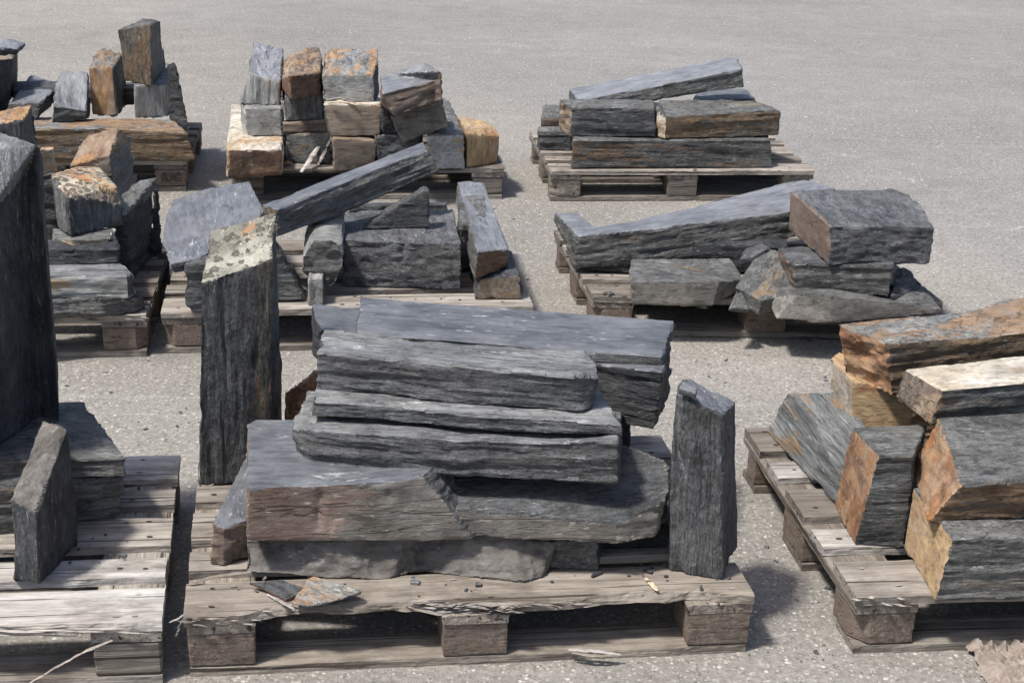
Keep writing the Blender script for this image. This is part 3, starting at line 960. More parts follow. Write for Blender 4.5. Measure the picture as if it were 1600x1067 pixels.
z1 = rock('uppermost of the three stacked dark beams, with white scraped dusty top', [(494, 611, 497, 551), (590, 617, 606, 562), (730, 631, 730, 574), (908, 643, 900, 588), (924, 637, 936, 590)],
     [(933, 568), (913, 549), (700, 534), (506, 515)], {SD: 'slate_riven', TP: 'slate_dusty'}, zb=z2+.001, amp=1.1, name='long_stone')
zu = rock('thick dark block standing behind the three beams, topped by the long flat plank', [(510, 590, 500, 516), (700, 610, 700, 540), (1022, 671, 1037, 580)], [(1050, 540), (700, 488), (487, 474)],
     {SD: 'slate_black', TP: 'slate_blue'}, zb=.35, lean=.0, smooth=('top',))  # near-black side colour includes the shadow cast by the beams in front
rock('long smooth blue grey plank lying on top at the rear of the front stack', [(558, 541, 557, 521), (800, 560, 800, 541), (1034, 578, 1036, 558)], [(1055, 500), (800, 482), (562, 464)],
     {SD: 'slate_dark', TP: 'slate_blue'}, zb=zu+.001, smooth=('top',), name='slate_plank', chip=.6)
rock('rusty jagged stone peeping out behind the left ends of the three beams', [(438, 725, 446, 622), (505, 728, 494, 578)], [(500, 575), (447, 612)],
     {SD: 'rock_rust', TP: 'rock_tan'}, zb=.146, broken=(0,))
rock('dark stone in the gap beneath the rear right end of the front stack', [(560, 720, 565, 640), (985, 700, 985, 640)], [(985, 600), (565, 600)], {SD: 'slate_black'}, zb=.146, vox=.009)
rock('tall upright post with pale spotted lichen top, left of the dark beams', [(311, 758, 313, 444), (398, 754, 400, 416), (423, 752, 425, 405)], [(431, 330, 'dy', .15), (328, 360, 'dy', .13)],
     {SD: 'slate_dark', TP: 'rock_lichen', 1: 'slate_rust_post'}, zb=.145, grain='up', amp=.9, smooth=('top',), name='slate_post')
rock('upright dark grooved post standing on the right end of the front pallet', [(1042, 891, 1055, 616), (1129, 907, 1130, 649), (1149, 855, 1149, 628)], [(1068, 591)],
     {SD: 'slate_riven', TP: 'slate_blue', 1: 'slate_dark'}, zb=.145, grain='up', amp=1.15, chip=.45, name='slate_post')

# ---------------------------------------------------------------- front left pallet
zs = rock('lower thick slab at the left edge under the tall black slab, layered rough front', [(-150, 850, -150, 770), (60, 829, 60, 752), (120, 818, 120, 750), (189, 804, 193, 744)], [(135, 655), (-150, 655)],
     {SD: 'slate_green', TP: 'slate_dark'}, zb=.145, amp=1.3, name='flat_stone', vox=.006)
zs2 = rock('wide grey green flat slab lying under the foot of the tall black slab', [(-150, 762, -150, 726), (60, 750, 60, 719), (197, 743, 197, 715)], [(131, 626), (-60, 626), (-150, 660)],
     {SD: 'slate_green', TP: 'slate_green'}, zb=zs+.001, amp=.9, smooth=('top',), name='flat_stone', vox=.006)
rock('tall thick black slab standing upright at the left edge of the picture', [(-170, 700, -200, 370), (-60, 738, -72, 402), (87, 630, 66, 238)], [(58, 226, 'z', .98), (-20, 200, 'z', 1.0), (-160, 260, 'z', .98)],
     {SD: 'slate_black', TP: 'slate_dusty'}, zb=zs2+.001, grain='up', amp=.8, chip=.35, name='flat_stone')
rock('small standing stone with slanting purplish top on the bleached boards', [(23, 907, 16, 782), (62, 913, 56, 802), (122, 850, 107, 669)], [(67, 656, 'dy', .27)],
     {SD: 'slate_black', TP: 'slate_umber', 0: 'slate_dark'}, zb=.1455, grain='up', amp=.8, broken=(), name='slate_wedge')  # left face paler, other sides blacker: sun and shade put into the colour

# ---------------------------------------------------------------- right pallet
rock('slanting grey block with diagonal tan streaks at the left end of the right pallet', [(1199, 676, 1227, 614), (1305, 792, 1318, 722)], [(1395, 700, 'z', .30), (1352, 664, 'z', .31), (1324, 612, 'z', .30)],
     {SD: 'slate_streak', TP: 'slate_streak'}, zb=.145, amp=.8, lean=.02)
zb_ = rock('upright block with flat orange rust left face between the streaked and ochre blocks', [(1303, 788, 1331, 667), (1334, 852, 1373, 711), (1413, 855, 1428, 711)], [(1447, 664)],
     {SD: 'slate_dark', TP: 'slate_green', 0: 'rock_rust'}, zb=.145, smooth=(0,), chip=.5)
zc = rock('lowest long block with ochre sawn left end, at the front of the right pallet', [(1412, 856, 1427, 762), (1461, 937, 1488, 842), (1820, 925, 1820, 832)], [(1820, 745)],
     {SD: 'slate_green', TP: 'slate_green', 0: 'rock_ochre'}, zb=.1455, smooth=(0,), vox=.005, chip=.5)
zd = rock('large long block with diamond shaped red rust end, on the ochre ended block', [(1423, 735, 1466, 652), (1449, 817, 1502, 757), (1820, 800, 1820, 738)], [(1820, 625)],
     {SD: 'slate_rust_mix', TP: 'slate_green', 0: 'rock_rust'}, zb=zc+.001, smooth=(), vox=.006)
ze = rock('slim beam with cream streaked top in the upper middle of the right stack', [(1399, 622, 1413, 576), (1453, 664, 1473, 610), (1820, 628, 1820, 578)], [(1820, 535)],
     {SD: 'slate_rust_low', TP: 'rock_cream', 0: 'rock_browngrey'}, zb=zd+.001, vox=.006, name='long_stone', smooth=(0,))
zg = rock('ochre yellow block with white left edge, propping up the highest beam of the right stack', [(1301, 690, 1300, 560), (1330, 740, 1330, 592), (1425, 745, 1425, 622)], [(1500, 600), (1310, 550)],
     {SD: 'rock_ochre', TP: 'rock_ochre', 0: 'rock_cream'}, zb=.145, smooth=(0, 1))
zf = rock('highest beam of the right stack, red brown with a broken rust end', [(1321, 588, 1309, 506), (1393, 618, 1386, 535), (1516, 600, 1516, 528), (1820, 560, 1820, 500)], [(1820, 445), (1590, 466), (1516, 485)],
     {SD: 'slate_rust_high', TP: 'slate_rust_top', 0: 'rock_rust', 1: 'slate_rust_high'}, zb=zg+.001, vox=.006, name='long_stone', broken=(0,))

# ---------------------------------------------------------------- mid left pallet
z5 = rock('thin dark flat slab, lowest on the pallet behind the tall black slab', [(20, 507, 20, 478), (107, 498, 107, 469), (160, 497, 160, 466), (212, 489, 213, 465), (228, 482, 229, 474)], [(215, 455), (30, 460)],
     {SD: 'slate_green', TP: 'slate_dark'}, zb=.145, name='flat_stone')
z6 = rock('pale grey finely striped block on the thin dark slab, below the lichen block', [(30, 470, 30, 432), (201, 467, 201, 431), (213, 462, 207, 428)], [(190, 408), (40, 412)],
     {SD: 'rock_grey_pale', TP: 'slate_dusty', 1: 'slate_dark'}, zb=z5+.001)
z7 = rock('thin slab with white lit front edge wedged below the lichen block', [(82, 384, 82, 372), (112, 396, 112, 376), (165, 391, 174, 372)], [(180, 356), (84, 358)],
     {SD: 'rock_cream', TP: 'slate_green'}, zb=z6+.03, name='flat_stone', broken=())  # cream side colour imitates sunlight on the front edge
rock('dark stack piece filling the gap under the white edged slab', [(60, 416, 60, 390), (185, 412, 185, 388)], [(185, 372), (60, 372)], {SD: 'slate_black'}, zb=z6+.001, vox=.009, name='flat_stone')
z8 = rock('block with orange and brown lichen patterned top, at the left beside the tall slab', [(89, 357, 77, 273), (110, 369, 102, 309), (193, 352, 190, 319)], [(184, 293), (156, 260), (124, 258)],
     {SD: 'slate_dark', TP: 'rock_lichen_rust', 0: 'slate_green'}, zb=z7+.001, grain='up', smooth=('top',))
rock('dark thick slab leaning steeply beside the lichen topped block', [(170, 437, 165, 350), (203, 438, 195, 335), (241, 392, 246, 300)], [(247, 276, 'dy', .30), (216, 282, 'dy', .26), (180, 310, 'dy', .1)],
     {SD: 'slate_black', TP: 'slate_green'}, zb=.15, name='flat_stone', amp=1.2)
rock('orange streaked block leaning behind the lichen topped block', [(112, 330, 108, 259), (185, 325, 171, 243), (216, 280, 204, 208)], [(186, 199, 'dy', .28), (137, 211, 'dy', .24)],
     {SD: 'slate_streak', TP: 'rock_orange', 0: 'rock_tan'}, zb=z7-.02, amp=.9, smooth=())
rock('dark block stack piece seen between the tall slab and the lichen block', [(40, 420, 40, 272), (90, 418, 90, 268)], [(90, 255), (40, 255)], {SD: 'slate_dark', TP: 'slate_green'}, zb=.15, vox=.008)
rock('narrow tan chip standing beside the top of the tall black slab', [(55, 274, 62, 233), (92, 270, 83, 234)], [(84, 228), (64, 228)], {SD: 'rock_tan', TP: 'rock_orange'}, zb=.505)
rock('rust topped block poking up at the left edge above the tall black slab', [(-60, 275, -60, 205), (30, 272, 37, 187), (60, 232, 51, 164)], [(-20, 178), (-60, 190)],
     {SD: 'slate_dark', TP: 'rock_orange'}, zb=.42, grain='up')
rock('black block under the rust topped block at the left edge', [(-70, 400, -70, 290), (35, 400, 35, 290)], [(50, 255), (-70, 255)], {SD: 'slate_black'}, zb=.15, vox=.009)

# ---------------------------------------------------------------- middle pallet
raw('thin broad bluish slab leaning at the left, behind the lichen post', [(264, 414, 'z', .31), (315, 401, 'z', .32), (395, 352, 'y', 4.85), (411, 328, 'y', 4.93), (389, 283, 'y', 5.2), (330, 293, 'y', 5.2), (270, 311, 'y', 5.17), (258, 338, 'y', 5.03), (252, 381, 'y', 4.83)],
    Vector((.01, .012, -.035)), {SD: 'slate_dark', TP: 'slate_blue'}, smooth=('top',), name='flat_stone', broken=(7, 8))
prof('dark upright stone propping the broad leaning slab', [(291, 480), (303, 489), (360, 489), (360, 400), (289, 412)], (303, 489, .145), .14, {SD: 'slate_dark'}, grain='x')
raw('long beam resting diagonally with its right end high above the middle pallet', [(432, 327, 'y', 4.82), (550, 280, 'y', 5.05), (669, 235, 'y', 5.30), (661, 222, 'y', 5.41), (409, 320, 'y', 4.95)],
    [(432, 371, 'y', 4.82), (556, 324, 'y', 5.05), (686, 268, 'y', 5.30), (680, 262, 'y', 5.41), (409, 360, 'y', 4.95)], {SD: 'slate_rust_mix', TP: 'slate_blue', 0: 'slate_riven', 1: 'slate_green'}, smooth=('top',), name='long_stone', amp=1.1)
prof('dark triangular slab standing just right of the lichen post', [(380, 474), (478, 470), (452, 420), (428, 384), (380, 384)], (440, 473, .145), .09, {SD: 'slate_dark', 'top': 'slate_riven'}, name='slate_wedge')
prof('faceted grey block end pointing at the viewer under the diagonal beam', [(471, 423), (483, 437), (515, 449), (523, 444), (536, 408), (534, 384), (513, 376), (490, 378), (474, 400)], (515, 449, .185), Vector((-.03, .34, .035)),
     {SD: 'rock_grey_pale', 'top': 'slate_green'}, broken=('top',), amp=.8)
prof('short grey prop stone under the faceted block end', [(482, 478), (505, 478), (505, 436), (482, 436)], (493, 478, .145), .1, {SD: 'rock_grey_pale'}, grain='up')
zq = rock('large square block with split diagonal cracks in the centre of the middle pallet', [(536, 448, 535, 375), (630, 450, 630, 378), (720, 453, 720, 380)], [(708, 327), (537, 329)],
     {SD: 'slate_riven', TP: 'slate_riven'}, zb=.145, smooth=())
rock('thin dark plate behind the large square block on the middle pallet', [(540, 345, 545, 322), (700, 340, 700, 320)], [(700, 316), (570, 316)], {SD: 'slate_dark'}, zb=.23, name='slate_plate')
prof('black triangular wedge standing on the large square block', [(566, 359), (671, 357), (671, 300), (663, 298), (600, 335)], (640, 358, zq+.002), .06, {SD: 'slate_dark', 'top': 'slate_dark'}, name='slate_wedge', amp=.7)
zj = rock('pale tan ended stone under the near end of the right hand long block', [(743, 469, 750, 435), (816, 468, 812, 429)], [(800, 390), (735, 392)], {SD: 'slate_dark', 0: 'rock_tan', TP: 'slate_dark'}, zb=.145, smooth=(0,))
rock('long narrow block pointing away on the right side of the middle pallet', [(741, 436, 747, 394), (796, 421, 793, 388)], [(757, 286), (735, 281), (713, 283)],
     {SD: 'slate_green', TP: 'slate_blue_light', 0: 'slate_rust_mix'}, zb=zj+.001, name='long_stone')
rock('low dark block under the far end of the right hand long block', [(718, 425, 718, 352), (770, 415, 770, 350)], [(757, 305), (716, 305)], {SD: 'slate_green'}, zb=.15)

# ---------------------------------------------------------------- mid right pallet
rock('wedge ended slab with flat brown front at the left front of the mid right pallet', [(987, 476, 986, 439), (1112, 477, 1122, 440), (1150, 458, 1164, 437)], [(1140, 402), (986, 404)],
     {SD: 'rock_greybeige', 0: 'rock_greybeige', TP: 'slate_green'}, zb=.145, smooth=(0,), name='flat_stone', chip=.6)
zr = rock('flat slab with pale tan front edge, lowest at the right of the mid right pallet', [(1200, 474, 1202, 464), (1212, 498, 1246, 459), (1298, 504, 1298, 463), (1420, 494, 1420, 475), (1474, 489, 1472, 482)], [(1440, 446), (1300, 440), (1212, 450)],
     {SD: 'rock_greybeige', TP: 'slate_green'}, zb=.146, name='flat_stone', smooth=(1, 2, 3), amp=.6, chip=.6)
zk = rock('dark block in the middle, between the flat slab and the brown ended block', [(1219, 429, 1213, 385), (1241, 453, 1239, 413), (1389, 465, 1397, 414)], [(1400, 385)],
     {SD: 'slate_green', TP: 'slate_riven', 0: 'rock_brown'}, zb=zr+.001)
rock('big dark block with flat brown left end on top of the mid right pile', [(1232, 358, 1234, 298), (1294, 414, 1296, 353), (1453, 412, 1461, 355)], [(1440, 325), (1418, 303), (1393, 295)],
     {SD: 'slate_riven', TP: 'slate_riven', 0: 'rock_brown'}, zb=zk+.001, smooth=(0,))
rock('long smooth topped plank with notched left end, leaning across the mid right pallet',
     [(866, 346, 866, 332, .25), (896, 420, 903, 368, .165), (1000, 413, 1000, 358, .185), (1108, 402, 1090, 348, .2), (1242, 371, 1232, 331, .25)],
     [(1306, 293, 'z', .39, .3), (1257, 280, 'z', .39, .3), (1218, 287, 'z', .38, .28), (1075, 326, 'z', .335, .23), (964, 349, 'z', .295, .2), (929, 355, 'z', .285, .18), (902, 331, 'z', .28, .17)],
     {SD: 'slate_green', TP: 'slate_blue_light', 2: 'slate_green'}, smooth=('top',), name='slate_plank', amp=1.1)
rock('dark stone under the left end of the long notched plank', [(905, 424, 905, 392), (985, 428, 985, 396)], [(985, 385), (905, 380)], {SD: 'slate_black'}, zb=.15)
rock('dark filler stone behind the middle of the mid right pile', [(1080, 425, 1080, 380), (1230, 428, 1230, 385)], [(1230, 372), (1080, 370)], {SD: 'slate_black'}, zb=.15)
raw('broad grey beige shard tilted in the middle of the mid right pallet', [(1150, 448, 'z', .20), (1190, 470, 'z', .18), (1250, 452, 'z', .19), (1226, 394, 'z', .27), (1190, 386, 'z', .27)], Vector((0, .02, -.06)), {SD: 'slate_green', TP: 'slate_green'}, name='slate_shard', smooth=('top',), chip=.3, amp=.6)
raw('small grey splinter shard at the front edge of the mid right pallet', [(1138, 482, 'z', .16), (1172, 484, 'z', .15), (1160, 456, 'z', .19), (1150, 458, 'z', .18)], Vector((0, .01, -.015)), {SD: 'slate_green', TP: 'slate_green'}, name='slate_shard', smooth=('top',), amp=.5, chip=.2)
raw('dark curved shard above the broad grey beige shard', [(1155, 405, 'z', .25), (1180, 400, 'z', .26), (1204, 386, 'z', .28), (1190, 380, 'z', .28), (1165, 388, 'z', .27)], Vector((0, .0, -.03)), {SD: 'slate_dark', TP: 'slate_riven'}, name='slate_shard', smooth=('top',), amp=.5, chip=.3)
raw('grey broken slab piece at the far right of the mid right pallet', [(1392, 462, 'z', .21), (1450, 456, 'z', .17), (1418, 418, 'z', .22), (1402, 418, 'z', .24)], Vector((0, .0, -.035)), {SD: 'slate_green', TP: 'slate_dark'}, name='slate_shard', broken=('top',))

# ---------------------------------------------------------------- far left pallet
za = rock('long rust brown striped beam lying along the front of the far left pallet', [(-20, 256, -20, 200), (150, 254, 150, 201), (307, 251, 293, 207)], [(271, 186), (-20, 183)],
     {SD: 'slate_rust_high', TP: 'slate_rust_top'}, zb=.146, name='long_stone')
zt3 = rock('grey block with wavy stripes under the tall dark block', [(210, 186, 208, 134), (278, 182, 273, 133)], [(271, 99), (215, 103)], {SD: 'rock_grey_pale', TP: 'slate_dusty', 1: 'slate_dark'}, zb=za+.001, smooth=(0,), grain='up')
rock('tall dark block standing highest on the far left pallet', [(195, 127, 184, 47), (238, 136, 236, 38), (260, 104, 250, 32)], [(222, 29, 'dy', .12)], {SD: 'slate_rust_post', TP: 'slate_green', 1: 'slate_dark'}, zb=zt3+.001, grain='up', smooth=())
rock('dark slab leaning behind the wavy striped block', [(262, 200, 260, 105), (297, 205, 275, 99)], [(272, 97), (262, 100)], {SD: 'slate_black'}, zb=za-.04, name='flat_stone')
rock('block with flat orange front and split grey top on the rust brown beam', [(144, 180, 138, 106), (184, 181, 177, 107), (200, 160, 190, 84)], [(187, 71, 'dy', .3), (157, 75, 'dy', .28)],
     {SD: 'slate_dark', TP: 'slate_rust_top', 0: 'rock_orange'}, zb=za+.001, grain='up', smooth=(0,))
rock('grey block with steep smooth face left of the orange fronted block', [(81, 193, 83, 166), (135, 190, 135, 173)], [(137, 111, 'dy', .22), (99, 110, 'dy', .22), (84, 131, 'dy', .14)],
     {SD: 'slate_dark', TP: 'slate_blue_light'}, zb=za+.001)
rock('low grey slab with angled top, second from the left on the far left pallet', [(12, 180, 12, 163), (57, 188, 64, 160), (80, 168, 81, 143)], [(87, 127), (49, 116), (33, 137)], {SD: 'slate_dark', TP: 'slate_blue_light'}, zb=za+.001, name='flat_stone', smooth=('top',))
zz = rock('dark block cut by the left edge of the picture on the far left pallet', [(-70, 190, -70, 100), (10, 172, 21, 91), (26, 140, 28, 78)], [(0, 72), (-70, 80)], {SD: 'slate_black', TP: 'rock_tan'}, zb=za+.001, grain='up')
rock('pale grey slab at the left edge, topmost there', [(-70, 96, -70, 72), (27, 86, 28, 76), (38, 74, 40, 67)], [(20, 61), (-70, 61)], {SD: 'slate_dark', TP: 'slate_blue_light'}, zb=zz+.001, name='flat_stone')
rock('dark filler stones behind the row on the far left pallet', [(20, 160, 20, 140), (210, 165, 210, 138)], [(210, 128), (20, 126)], {SD: 'slate_dark'}, zb=.3)

# ---------------------------------------------------------------- far middle pallet
z0_ = rock('large block with red brown front and cream top, lower left corner of the columns', [(354, 277, 355, 234), (442, 274, 442, 233)], [(441, 166), (361, 163)],
     {SD: 'rock_cream', TP: 'rock_cream', 0: 'rock_redbrown', }, zb=.146, smooth=(0,))
z1_ = rock('pale grey block in the left column, between cream topped and tilted blocks', [(386, 213, 382, 169), (441, 213, 440, 169)], [(440, 150), (375, 148)], {SD: 'rock_grey_pale', TP: 'rock_grey_pale'}, zb=z0_+.001, smooth=(0,))
rock('tilted grey striped block on top of the left column', [(374, 164, 388, 114), (437, 167, 437, 129)], [(443, 75, 'dy', .26), (396, 65, 'dy', .24)], {SD: 'slate_green', TP: 'slate_blue_light', 0: 'rock_grey_pale', 1: 'rock_tan'}, zb=z1_-.003, tilt=0, grain='up', amp=1.2)
zg1 = rock('grey brown block at the bottom of the second column behind the loose sticks', [(445, 254, 447, 210), (516, 257, 515, 209)], [(512, 195), (447, 195)], {SD: 'rock_grey_pale', TP: 'rock_tan', 0: 'slate_green'}, zb=.146, smooth=(0,))
zf1 = rock('thin flat brown plate in the second column', [(443, 208, 443, 192), (513, 207, 512, 188)], [(510, 178), (446, 180)], {SD: 'rock_brown', TP: 'rock_tan'}, zb=zg1+.001, name='slate_plate')
ze1 = rock('dark grey green block in the second column under the red brown block', [(446, 190, 444, 150), (507, 188, 504, 141)], [(500, 125), (446, 130)], {SD: 'slate_green', TP: 'slate_dark'}, zb=zf1+.001, grain='up')
rock('red brown block with pink orange top on the second column', [(441, 141, 440, 123), (454, 156, 452, 118), (499, 147, 499, 113), (506, 141, 504, 92)], [(499, 75, 'dy', .2), (478, 75, 'dy', .2), (444, 93, 'dy', .16)],
     {SD: 'rock_redbrown', TP: 'rock_browngrey', 2: 'slate_dark'}, zb=ze1+.001, smooth=(0, 1))
zj1 = rock('flat fronted tan grey block at the bottom of the third column', [(522, 268, 519, 217), (588, 262, 587, 217)], [(583, 205), (520, 205)], {SD: 'rock_tan', TP: 'rock_tan'}, zb=.146, smooth=(0,))
zi1 = rock('wide tan fronted block in the third column, with twigs on top', [(517, 214, 507, 163), (594, 213, 600, 163)], [(597, 152), (506, 152)], {SD: 'slate_green', TP: 'rock_cream', 0: 'rock_tan'}, zb=zj1+.001, smooth=(0,))
rock('grey block with ochre streaks at the top of the third column', [(506, 158, 502, 118), (585, 160, 584, 118), (592, 150, 591, 92)], [(590, 76, 'dy', .3), (508, 77, 'dy', .26)],
     {SD: 'slate_dark', TP: 'slate_rust_top', 0: 'rock_grey_pale'}, zb=zi1+.001, smooth=(0,))
zn = rock('dark block deep in the gap right of the third column', [(590, 262, 588, 212), (662, 260, 660, 205)], [(660, 190), (590, 190)], {SD: 'slate_dark'}, zb=.146)
rock('tilted dark stone filling the gap behind the slanting brown stone', [(596, 210, 596, 165), (690, 205, 690, 160)], [(690, 150), (600, 150)], {SD: 'slate_black'}, zb=zn)
rock('tilted block with smooth blue top and pink brown front, highest on the right', [(616, 183, 597, 147, .42), (691, 151, 690, 123, .47)], [(690, 112, 'dy', .15, .47), (664, 97, 'dy', .25, .45), (594, 117, 'dy', .24, .42)],
     {SD: 'rock_brown', TP: 'slate_blue_light', 0: 'rock_brown'}, smooth=('top',))
prof('slanting dark brown stone below the highest tilted block', [(610, 185), (629, 226), (702, 197), (685, 152)], (629, 226, .26), .2, {SD: 'rock_brown', 'top': 'slate_umber'})
rock('pale grey green long block pointing away, left of the ochre block', [(672, 266, 667, 212), (726, 263, 725, 208)], [(703, 158), (690, 152)], {SD: 'rock_grey_pale', TP: 'slate_green'}, zb=.146, smooth=(0,))
rock('ochre yellow block at the right end of the far middle pallet', [(729, 262, 730, 210), (777, 256, 781, 212)], [(774, 198), (750, 186), (714, 181)], {SD: 'rock_ochre', TP: 'rock_ochre', 0: 'rock_ochre', 1: 'slate_dark'}, zb=.146, smooth=(0,), grain='up')

# ---------------------------------------------------------------- far right pallet
zl = rock('long dark rust flecked beam, lowest at the front of the far right pallet', [(892, 264, 894, 217), (1207, 262, 1204, 219)], [(1200, 203), (897, 203)], {SD: 'slate_rust_low', TP: 'slate_green'}, zb=.146, name='long_stone')
zm1 = rock('dark block with pink rough left end, upper left on the far right pallet', [(873, 206, 873, 155), (891, 214, 893, 168), (1024, 215, 1024, 169)], [(1020, 155)], {SD: 'slate_dark', TP: 'slate_green', 0: 'rock_browngrey'}, zb=zl+.001, broken=(0,))
rock('ochre brown fronted block with cream left end, upper right on the far right pallet', [(1026, 214, 1025, 168), (1038, 218, 1041, 182), (1218, 212, 1220, 172)], [(1175, 156), (1030, 156)], {SD: 'slate_rust_mix', TP: 'slate_green', 0: 'rock_cream', 1: 'slate_rust_high'}, zb=zl+.001)
raw('long pale blue plank slanting up to the right on top of the far right pile', [(905, 158, 'y', 6.98), (1160, 107, 'y', 7.10), (1152, 88, 'y', 7.32), (889, 139, 'y', 7.25)],
    [(905, 172, 'y', 6.98), (1163, 137, 'y', 7.10), (1158, 125, 'y', 7.32), (889, 156, 'y', 7.25)], {SD: 'slate_green', TP: 'slate_blue_light'}, smooth=('top',), name='slate_plank')
rock('dark flat stone under the raised end of the pale blue plank', [(1080, 185, 1080, 158), (1188, 182, 1180, 152)], [(1165, 138), (1090, 140)], {SD: 'slate_dark', TP: 'slate_blue'}, zb=zl+.001, name='flat_stone')
rock('dark support stones at the rear of the far right pallet', [(930, 225, 930, 175), (1180, 222, 1180, 175)], [(1180, 160), (930, 160)], {SD: 'slate_black'}, zb=.15)
zo = rock('short dark block with cream left edge at the left rear of the far right pallet', [(842, 235, 841, 205), (892, 236, 892, 205)], [(892, 194), (840, 196)], {SD: 'slate_dark', TP: 'slate_green', 2: 'rock_cream'}, zb=.146)
rock('small brown fronted block on the short dark block', [(845, 198, 846, 183), (882, 198, 882, 183)], [(882, 164), (849, 164)], {SD: 'rock_brown', TP: 'slate_green'}, zb=zo+.001)

# ---------------------------------------------------------------- loose small things
def flat(label, pts, th, mats, name='slate_shard', cat='stone chip', **kw):
    raw(label, pts, Vector((0, .004, -th)), mats, name=name, cat=cat, vox=.003, amp=.5, chip=.5, **kw)
flat('curved dark slate chip lying on the front board, left of the orange chip', [(388, 909, 'z', .163), (447, 937, 'z', .152), (482, 918, 'z', .160), (440, 903, 'z', .168)], .009, {SD: 'rock_brown', TP: 'slate_dark'})
flat('thin orange and grey slate chip on the front board with raised tip', [(455, 941, 'z', .158), (482, 945, 'z', .160), (530, 937, 'z', .165), (565, 924, 'z', .172), (540, 915, 'z', .166), (490, 899, 'z', .160), (478, 903, 'z', .158)], .008, {SD: 'slate_blue', TP: 'slate_rust_top'})
flat('small blue grey pebble shard on the front board below the broken slab', [(640, 909, 'z', .153), (655, 911, 'z', .153), (657, 904, 'z', .153), (642, 901, 'z', .153)], .009, {SD: 'slate_dusty'})
flat('tiny dark shard in the middle of the front board', [(742, 914, 'z', .151), (752, 914, 'z', .151), (754, 910, 'z', .151), (744, 908, 'z', .151)], .007, {SD: 'slate_dark'})
flat('thin dark splinter of slate on the front board beside the stub slab', [(924, 900, 'z', .151), (941, 893, 'z', .151), (939, 890, 'z', .151), (926, 895, 'z', .151)], .007, {SD: 'slate_dark'})
flat('broken plate chip on the rim of the grooved post top', [(1061, 606, 'z', .585), (1088, 615, 'z', .58), (1090, 606, 'z', .587), (1070, 592, 'z', .597)], .016, {SD: 'slate_dark', TP: 'slate_blue'})
flat('dark sliver leaning at the right end of the big slab', [(1030, 742, 'z', .315), (1044, 752, 'z', .315), (1047, 727, 'z', .325), (1038, 722, 'z', .325)], .02, {SD: 'slate_dark'})
flat('grey broken chip on the right end of the big slab', [(975, 742, 'z', .325), (1010, 752, 'z', .315), (1012, 735, 'z', .32), (985, 722, 'z', .335)], .022, {SD: 'slate_dark', TP: 'slate_dusty'})

def stick(label, pts, r, mat, name='wood_splinter', cat='splinter', flatn=.45, seed=1):
    rnd = random.Random(seed)
    P = [Vector(p) if isinstance(p, Vector) else (atz(p[0], p[1], p[3]) if p[2] == 'z' else aty(p[0], p[1], p[3])) for p in pts]
    # refine
    Q = []
    for i in range(len(P)-1):
        for k in range(6):
            Q.append(P[i].lerp(P[i+1], k/6)+Vector(((rnd.random()-.5), (rnd.random()-.5), (rnd.random()-.5)))*r*.35)
    Q.append(P[-1])
    c = Q[0].copy()
    bm = bmesh.new()
    rings = []
    for i, q in enumerate(Q):
        t = i/(len(Q)-1)
        d = (Q[min(i+1, len(Q)-1)]-Q[max(i-1, 0)]).normalized()
        s = d.cross(Vector((0, 0, 1)))
        s = s.normalized() if s.length > .01 else Vector((1, 0, 0))
        u = s.cross(d)
        rr = r*(.35+.65*math.sin(math.pi*min(1, .12+t*.8)))*(.85+.3*rnd.random())
        rings.append([bm.verts.new(q-c+s*math.cos(a_)*rr+u*math.sin(a_)*rr*flatn) for a_ in [k*math.pi/3 for k in range(6)]])
    for i in range(len(rings)-1):
        for k in range(6):
            bm.faces.new((rings[i][k], rings[i][(k+1) % 6], rings[i+1][(k+1) % 6], rings[i+1][k]))
    bm.faces.new(rings[0])
    bm.faces.new(rings[-1][::-1])
    bmesh.ops.recalc_face_normals(bm, faces=bm.faces)
    me = bpy.data.meshes.new(name)
    bm.to_mesh(me)
    bm.free()
    me.materials.append(MATS[mat])
    o = link(name, me)
    o.location = c
    tag(o, label, cat)
stick('pale broken wood chip on the front board near the grooved post', [(1010, 904, 'z', .149), (1020, 914, 'z', .150), (1028, 922, 'z', .149)], .006, 'wood_fresh')
stick('thin wood splinter tucked under the left slate chip', [(418, 928, 'z', .149), (440, 940, 'z', .149), (460, 952, 'z', .149)], .005, 'wood_bleached', seed=3)
stick('bent pale bark strip lying on the base board at the front right', [(889, 1014, 'z', .030), (930, 1017, 'z', .032), (970, 1022, 'z', .027)], .006, 'wood_bleached', seed=4)
stick('darker bark strip under the pale strip on the base board', [(893, 1020, 'z', .027), (930, 1024, 'z', .028), (960, 1024, 'z', .026)], .005, 'wood_warm', seed=5)
stick('long peeled strip hanging from the bleached board at the lower left', [(175, 1000, 'z', .128), (135, 1016, 'z', .118), (85, 1044, 'z', .07), (40, 1070, 'z', .03)], .0055, 'wood_weathered', seed=6, flatn=.3)
stick('longer pale stick leaning in the gap of the second column', [(471, 269, 'z', .152), (490, 241, 'y', 6.62), (510, 212, 'y', 6.72)], .012, 'wood_bleached', seed=7)
stick('shorter pale stick right of the longer one in the second column gap', [(497, 257, 'y', 6.60), (508, 236, 'y', 6.64), (518, 213, 'y', 6.66)], .009, 'wood_bleached', seed=8)
stick('pale strip standing upright between the left and second columns', [(443, 190, 'y', 6.70), (441, 165, 'y', 6.71), (440, 142, 'y', 6.72)], .006, 'wood_bleached', seed=9)
stick('pale twig lying on the tan block of the third column', [(510, 157, 'y', 6.60), (530, 153, 'y', 6.62), (556, 162, 'y', 6.60)], .008, 'wood_bleached', seed=10)
stick('second twig crossing the first on the third column', [(514, 160, 'y', 6.58), (535, 158, 'y', 6.58), (552, 163, 'y', 6.58)], .007, 'wood_fresh', seed=11)
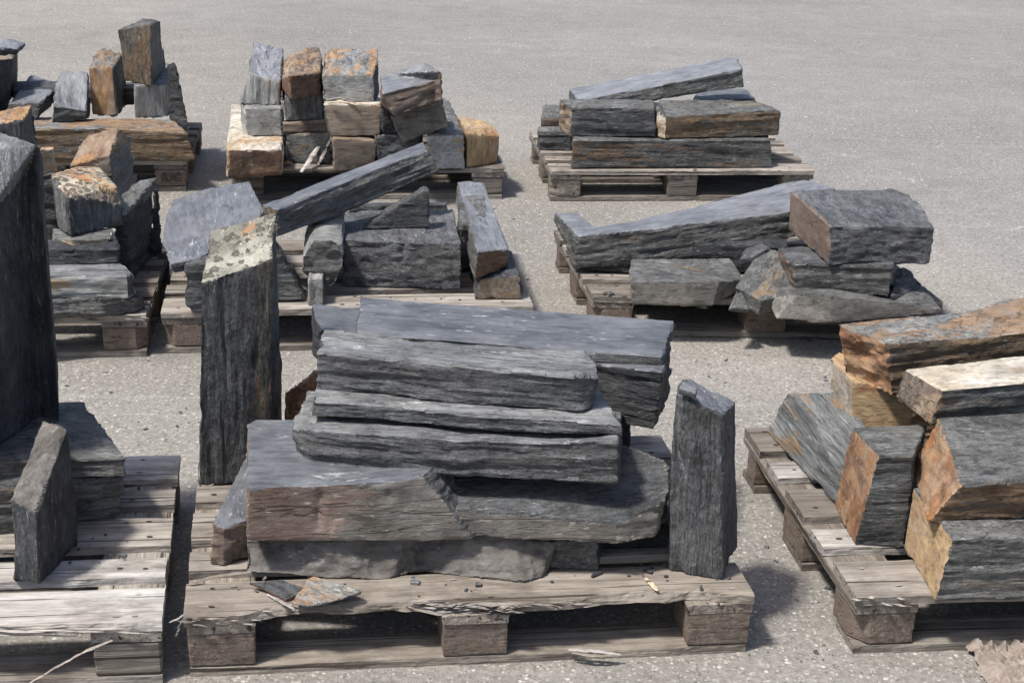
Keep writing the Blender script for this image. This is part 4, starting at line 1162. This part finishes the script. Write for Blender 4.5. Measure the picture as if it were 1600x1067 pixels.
stick('frayed upper splinter at the left end of the front pallet', [(290, 958, 'z', .132), (277, 967, 'z', .125), (264, 972, 'z', .12)], .003, 'wood_bleached', seed=12)
stick('frayed drooping splinter at the left end of the front pallet', [(290, 962, 'z', .126), (280, 978, 'z', .105), (272, 1000, 'z', .08)], .0035, 'wood_bleached', seed=13)
stick('long loose splinter between the first and second board of the front pallet', [(296, 911, 'z', .150), (340, 900, 'z', .150), (392, 893, 'z', .150)], .006, 'wood_warm', seed=14)
stick('small orange bark piece in the gap of the second column', [(444, 256, 'z', .155), (450, 255, 'z', .158), (456, 256, 'z', .155)], .012, 'rock_orange', name='bark_piece', cat='bark', flatn=.8, seed=15)

def crumple():
    """torn sheet of folded brown bark paper lying on the asphalt in the lower right corner"""
    P = [atz(1496, 1006, 0), atz(1650, 1000, 0), atz(1650, 1120, 0), atz(1560, 1100, 0)]
    n = 90
    bm = bmesh.new()
    A = np.array([[i/n, j/n] for i in range(n+1) for j in range(n+1)])
    u, v = A[:, 0], A[:, 1]
    Z0 = u*0
    wr = .25*fbm(np.stack([u*3, v*3, Z0], 1), 70, 3)
    fold = (u-.55*v+wr)*7.5
    r1 = np.abs((fold % 1.0)-.5)*2
    f2 = (u*.8-.35*v+.5*wr)*19
    r2 = np.abs((f2 % 1.0)-.5)*2
    r3 = fbm(np.stack([u*26, v*9, Z0], 1), 75, 4)
    big = fbm(np.stack([u*2.2, v*2.2, Z0+3], 1), 77, 2)
    eg = fbm(np.stack([u*7, v*7, Z0], 1), 79, 4)
    g_ = []
    for k in range(len(A)):
        a_, b_ = A[k]
        p = P[0]*(1-a_)*(1-b_)+P[1]*a_*(1-b_)+P[2]*a_*b_+P[3]*(1-a_)*b_
        edge = min(1, 7*min(a_, b_)+.08)
        z = .004+edge*(.017*r1[k]+.006*r2[k]+.004*r3[k]+.012*max(0, big[k]+.3))
        g_.append(bm.verts.new((p.x+.004*eg[k], p.y+.004*r3[k], max(.003, z))))
    for i in range(n):
        for j in range(n):
            d_ = min(i, j)/n
            if d_ < .04+.06*eg[i*(n+1)+j]:
                continue
            bm.faces.new((g_[i*(n+1)+j], g_[(i+1)*(n+1)+j], g_[(i+1)*(n+1)+j+1], g_[i*(n+1)+j+1]))
    for v_ in [v_ for v_ in bm.verts if not v_.link_faces]:
        bm.verts.remove(v_)
    c = P[0].copy()
    for v_ in bm.verts:
        v_.co -= c
    bmesh.ops.recalc_face_normals(bm, faces=bm.faces)
    bmesh.ops.solidify(bm, geom=list(bm.faces), thickness=.0012)
    me = bpy.data.meshes.new('crumpled_paper')
    bm.to_mesh(me)
    bm.free()
    me.materials.append(MATS['bark_paper'])
    o = link('crumpled_paper', me)
    o.location = c
    tag(o, 'crumpled torn brown paper on the asphalt in the lower right corner', 'paper')
crumple()
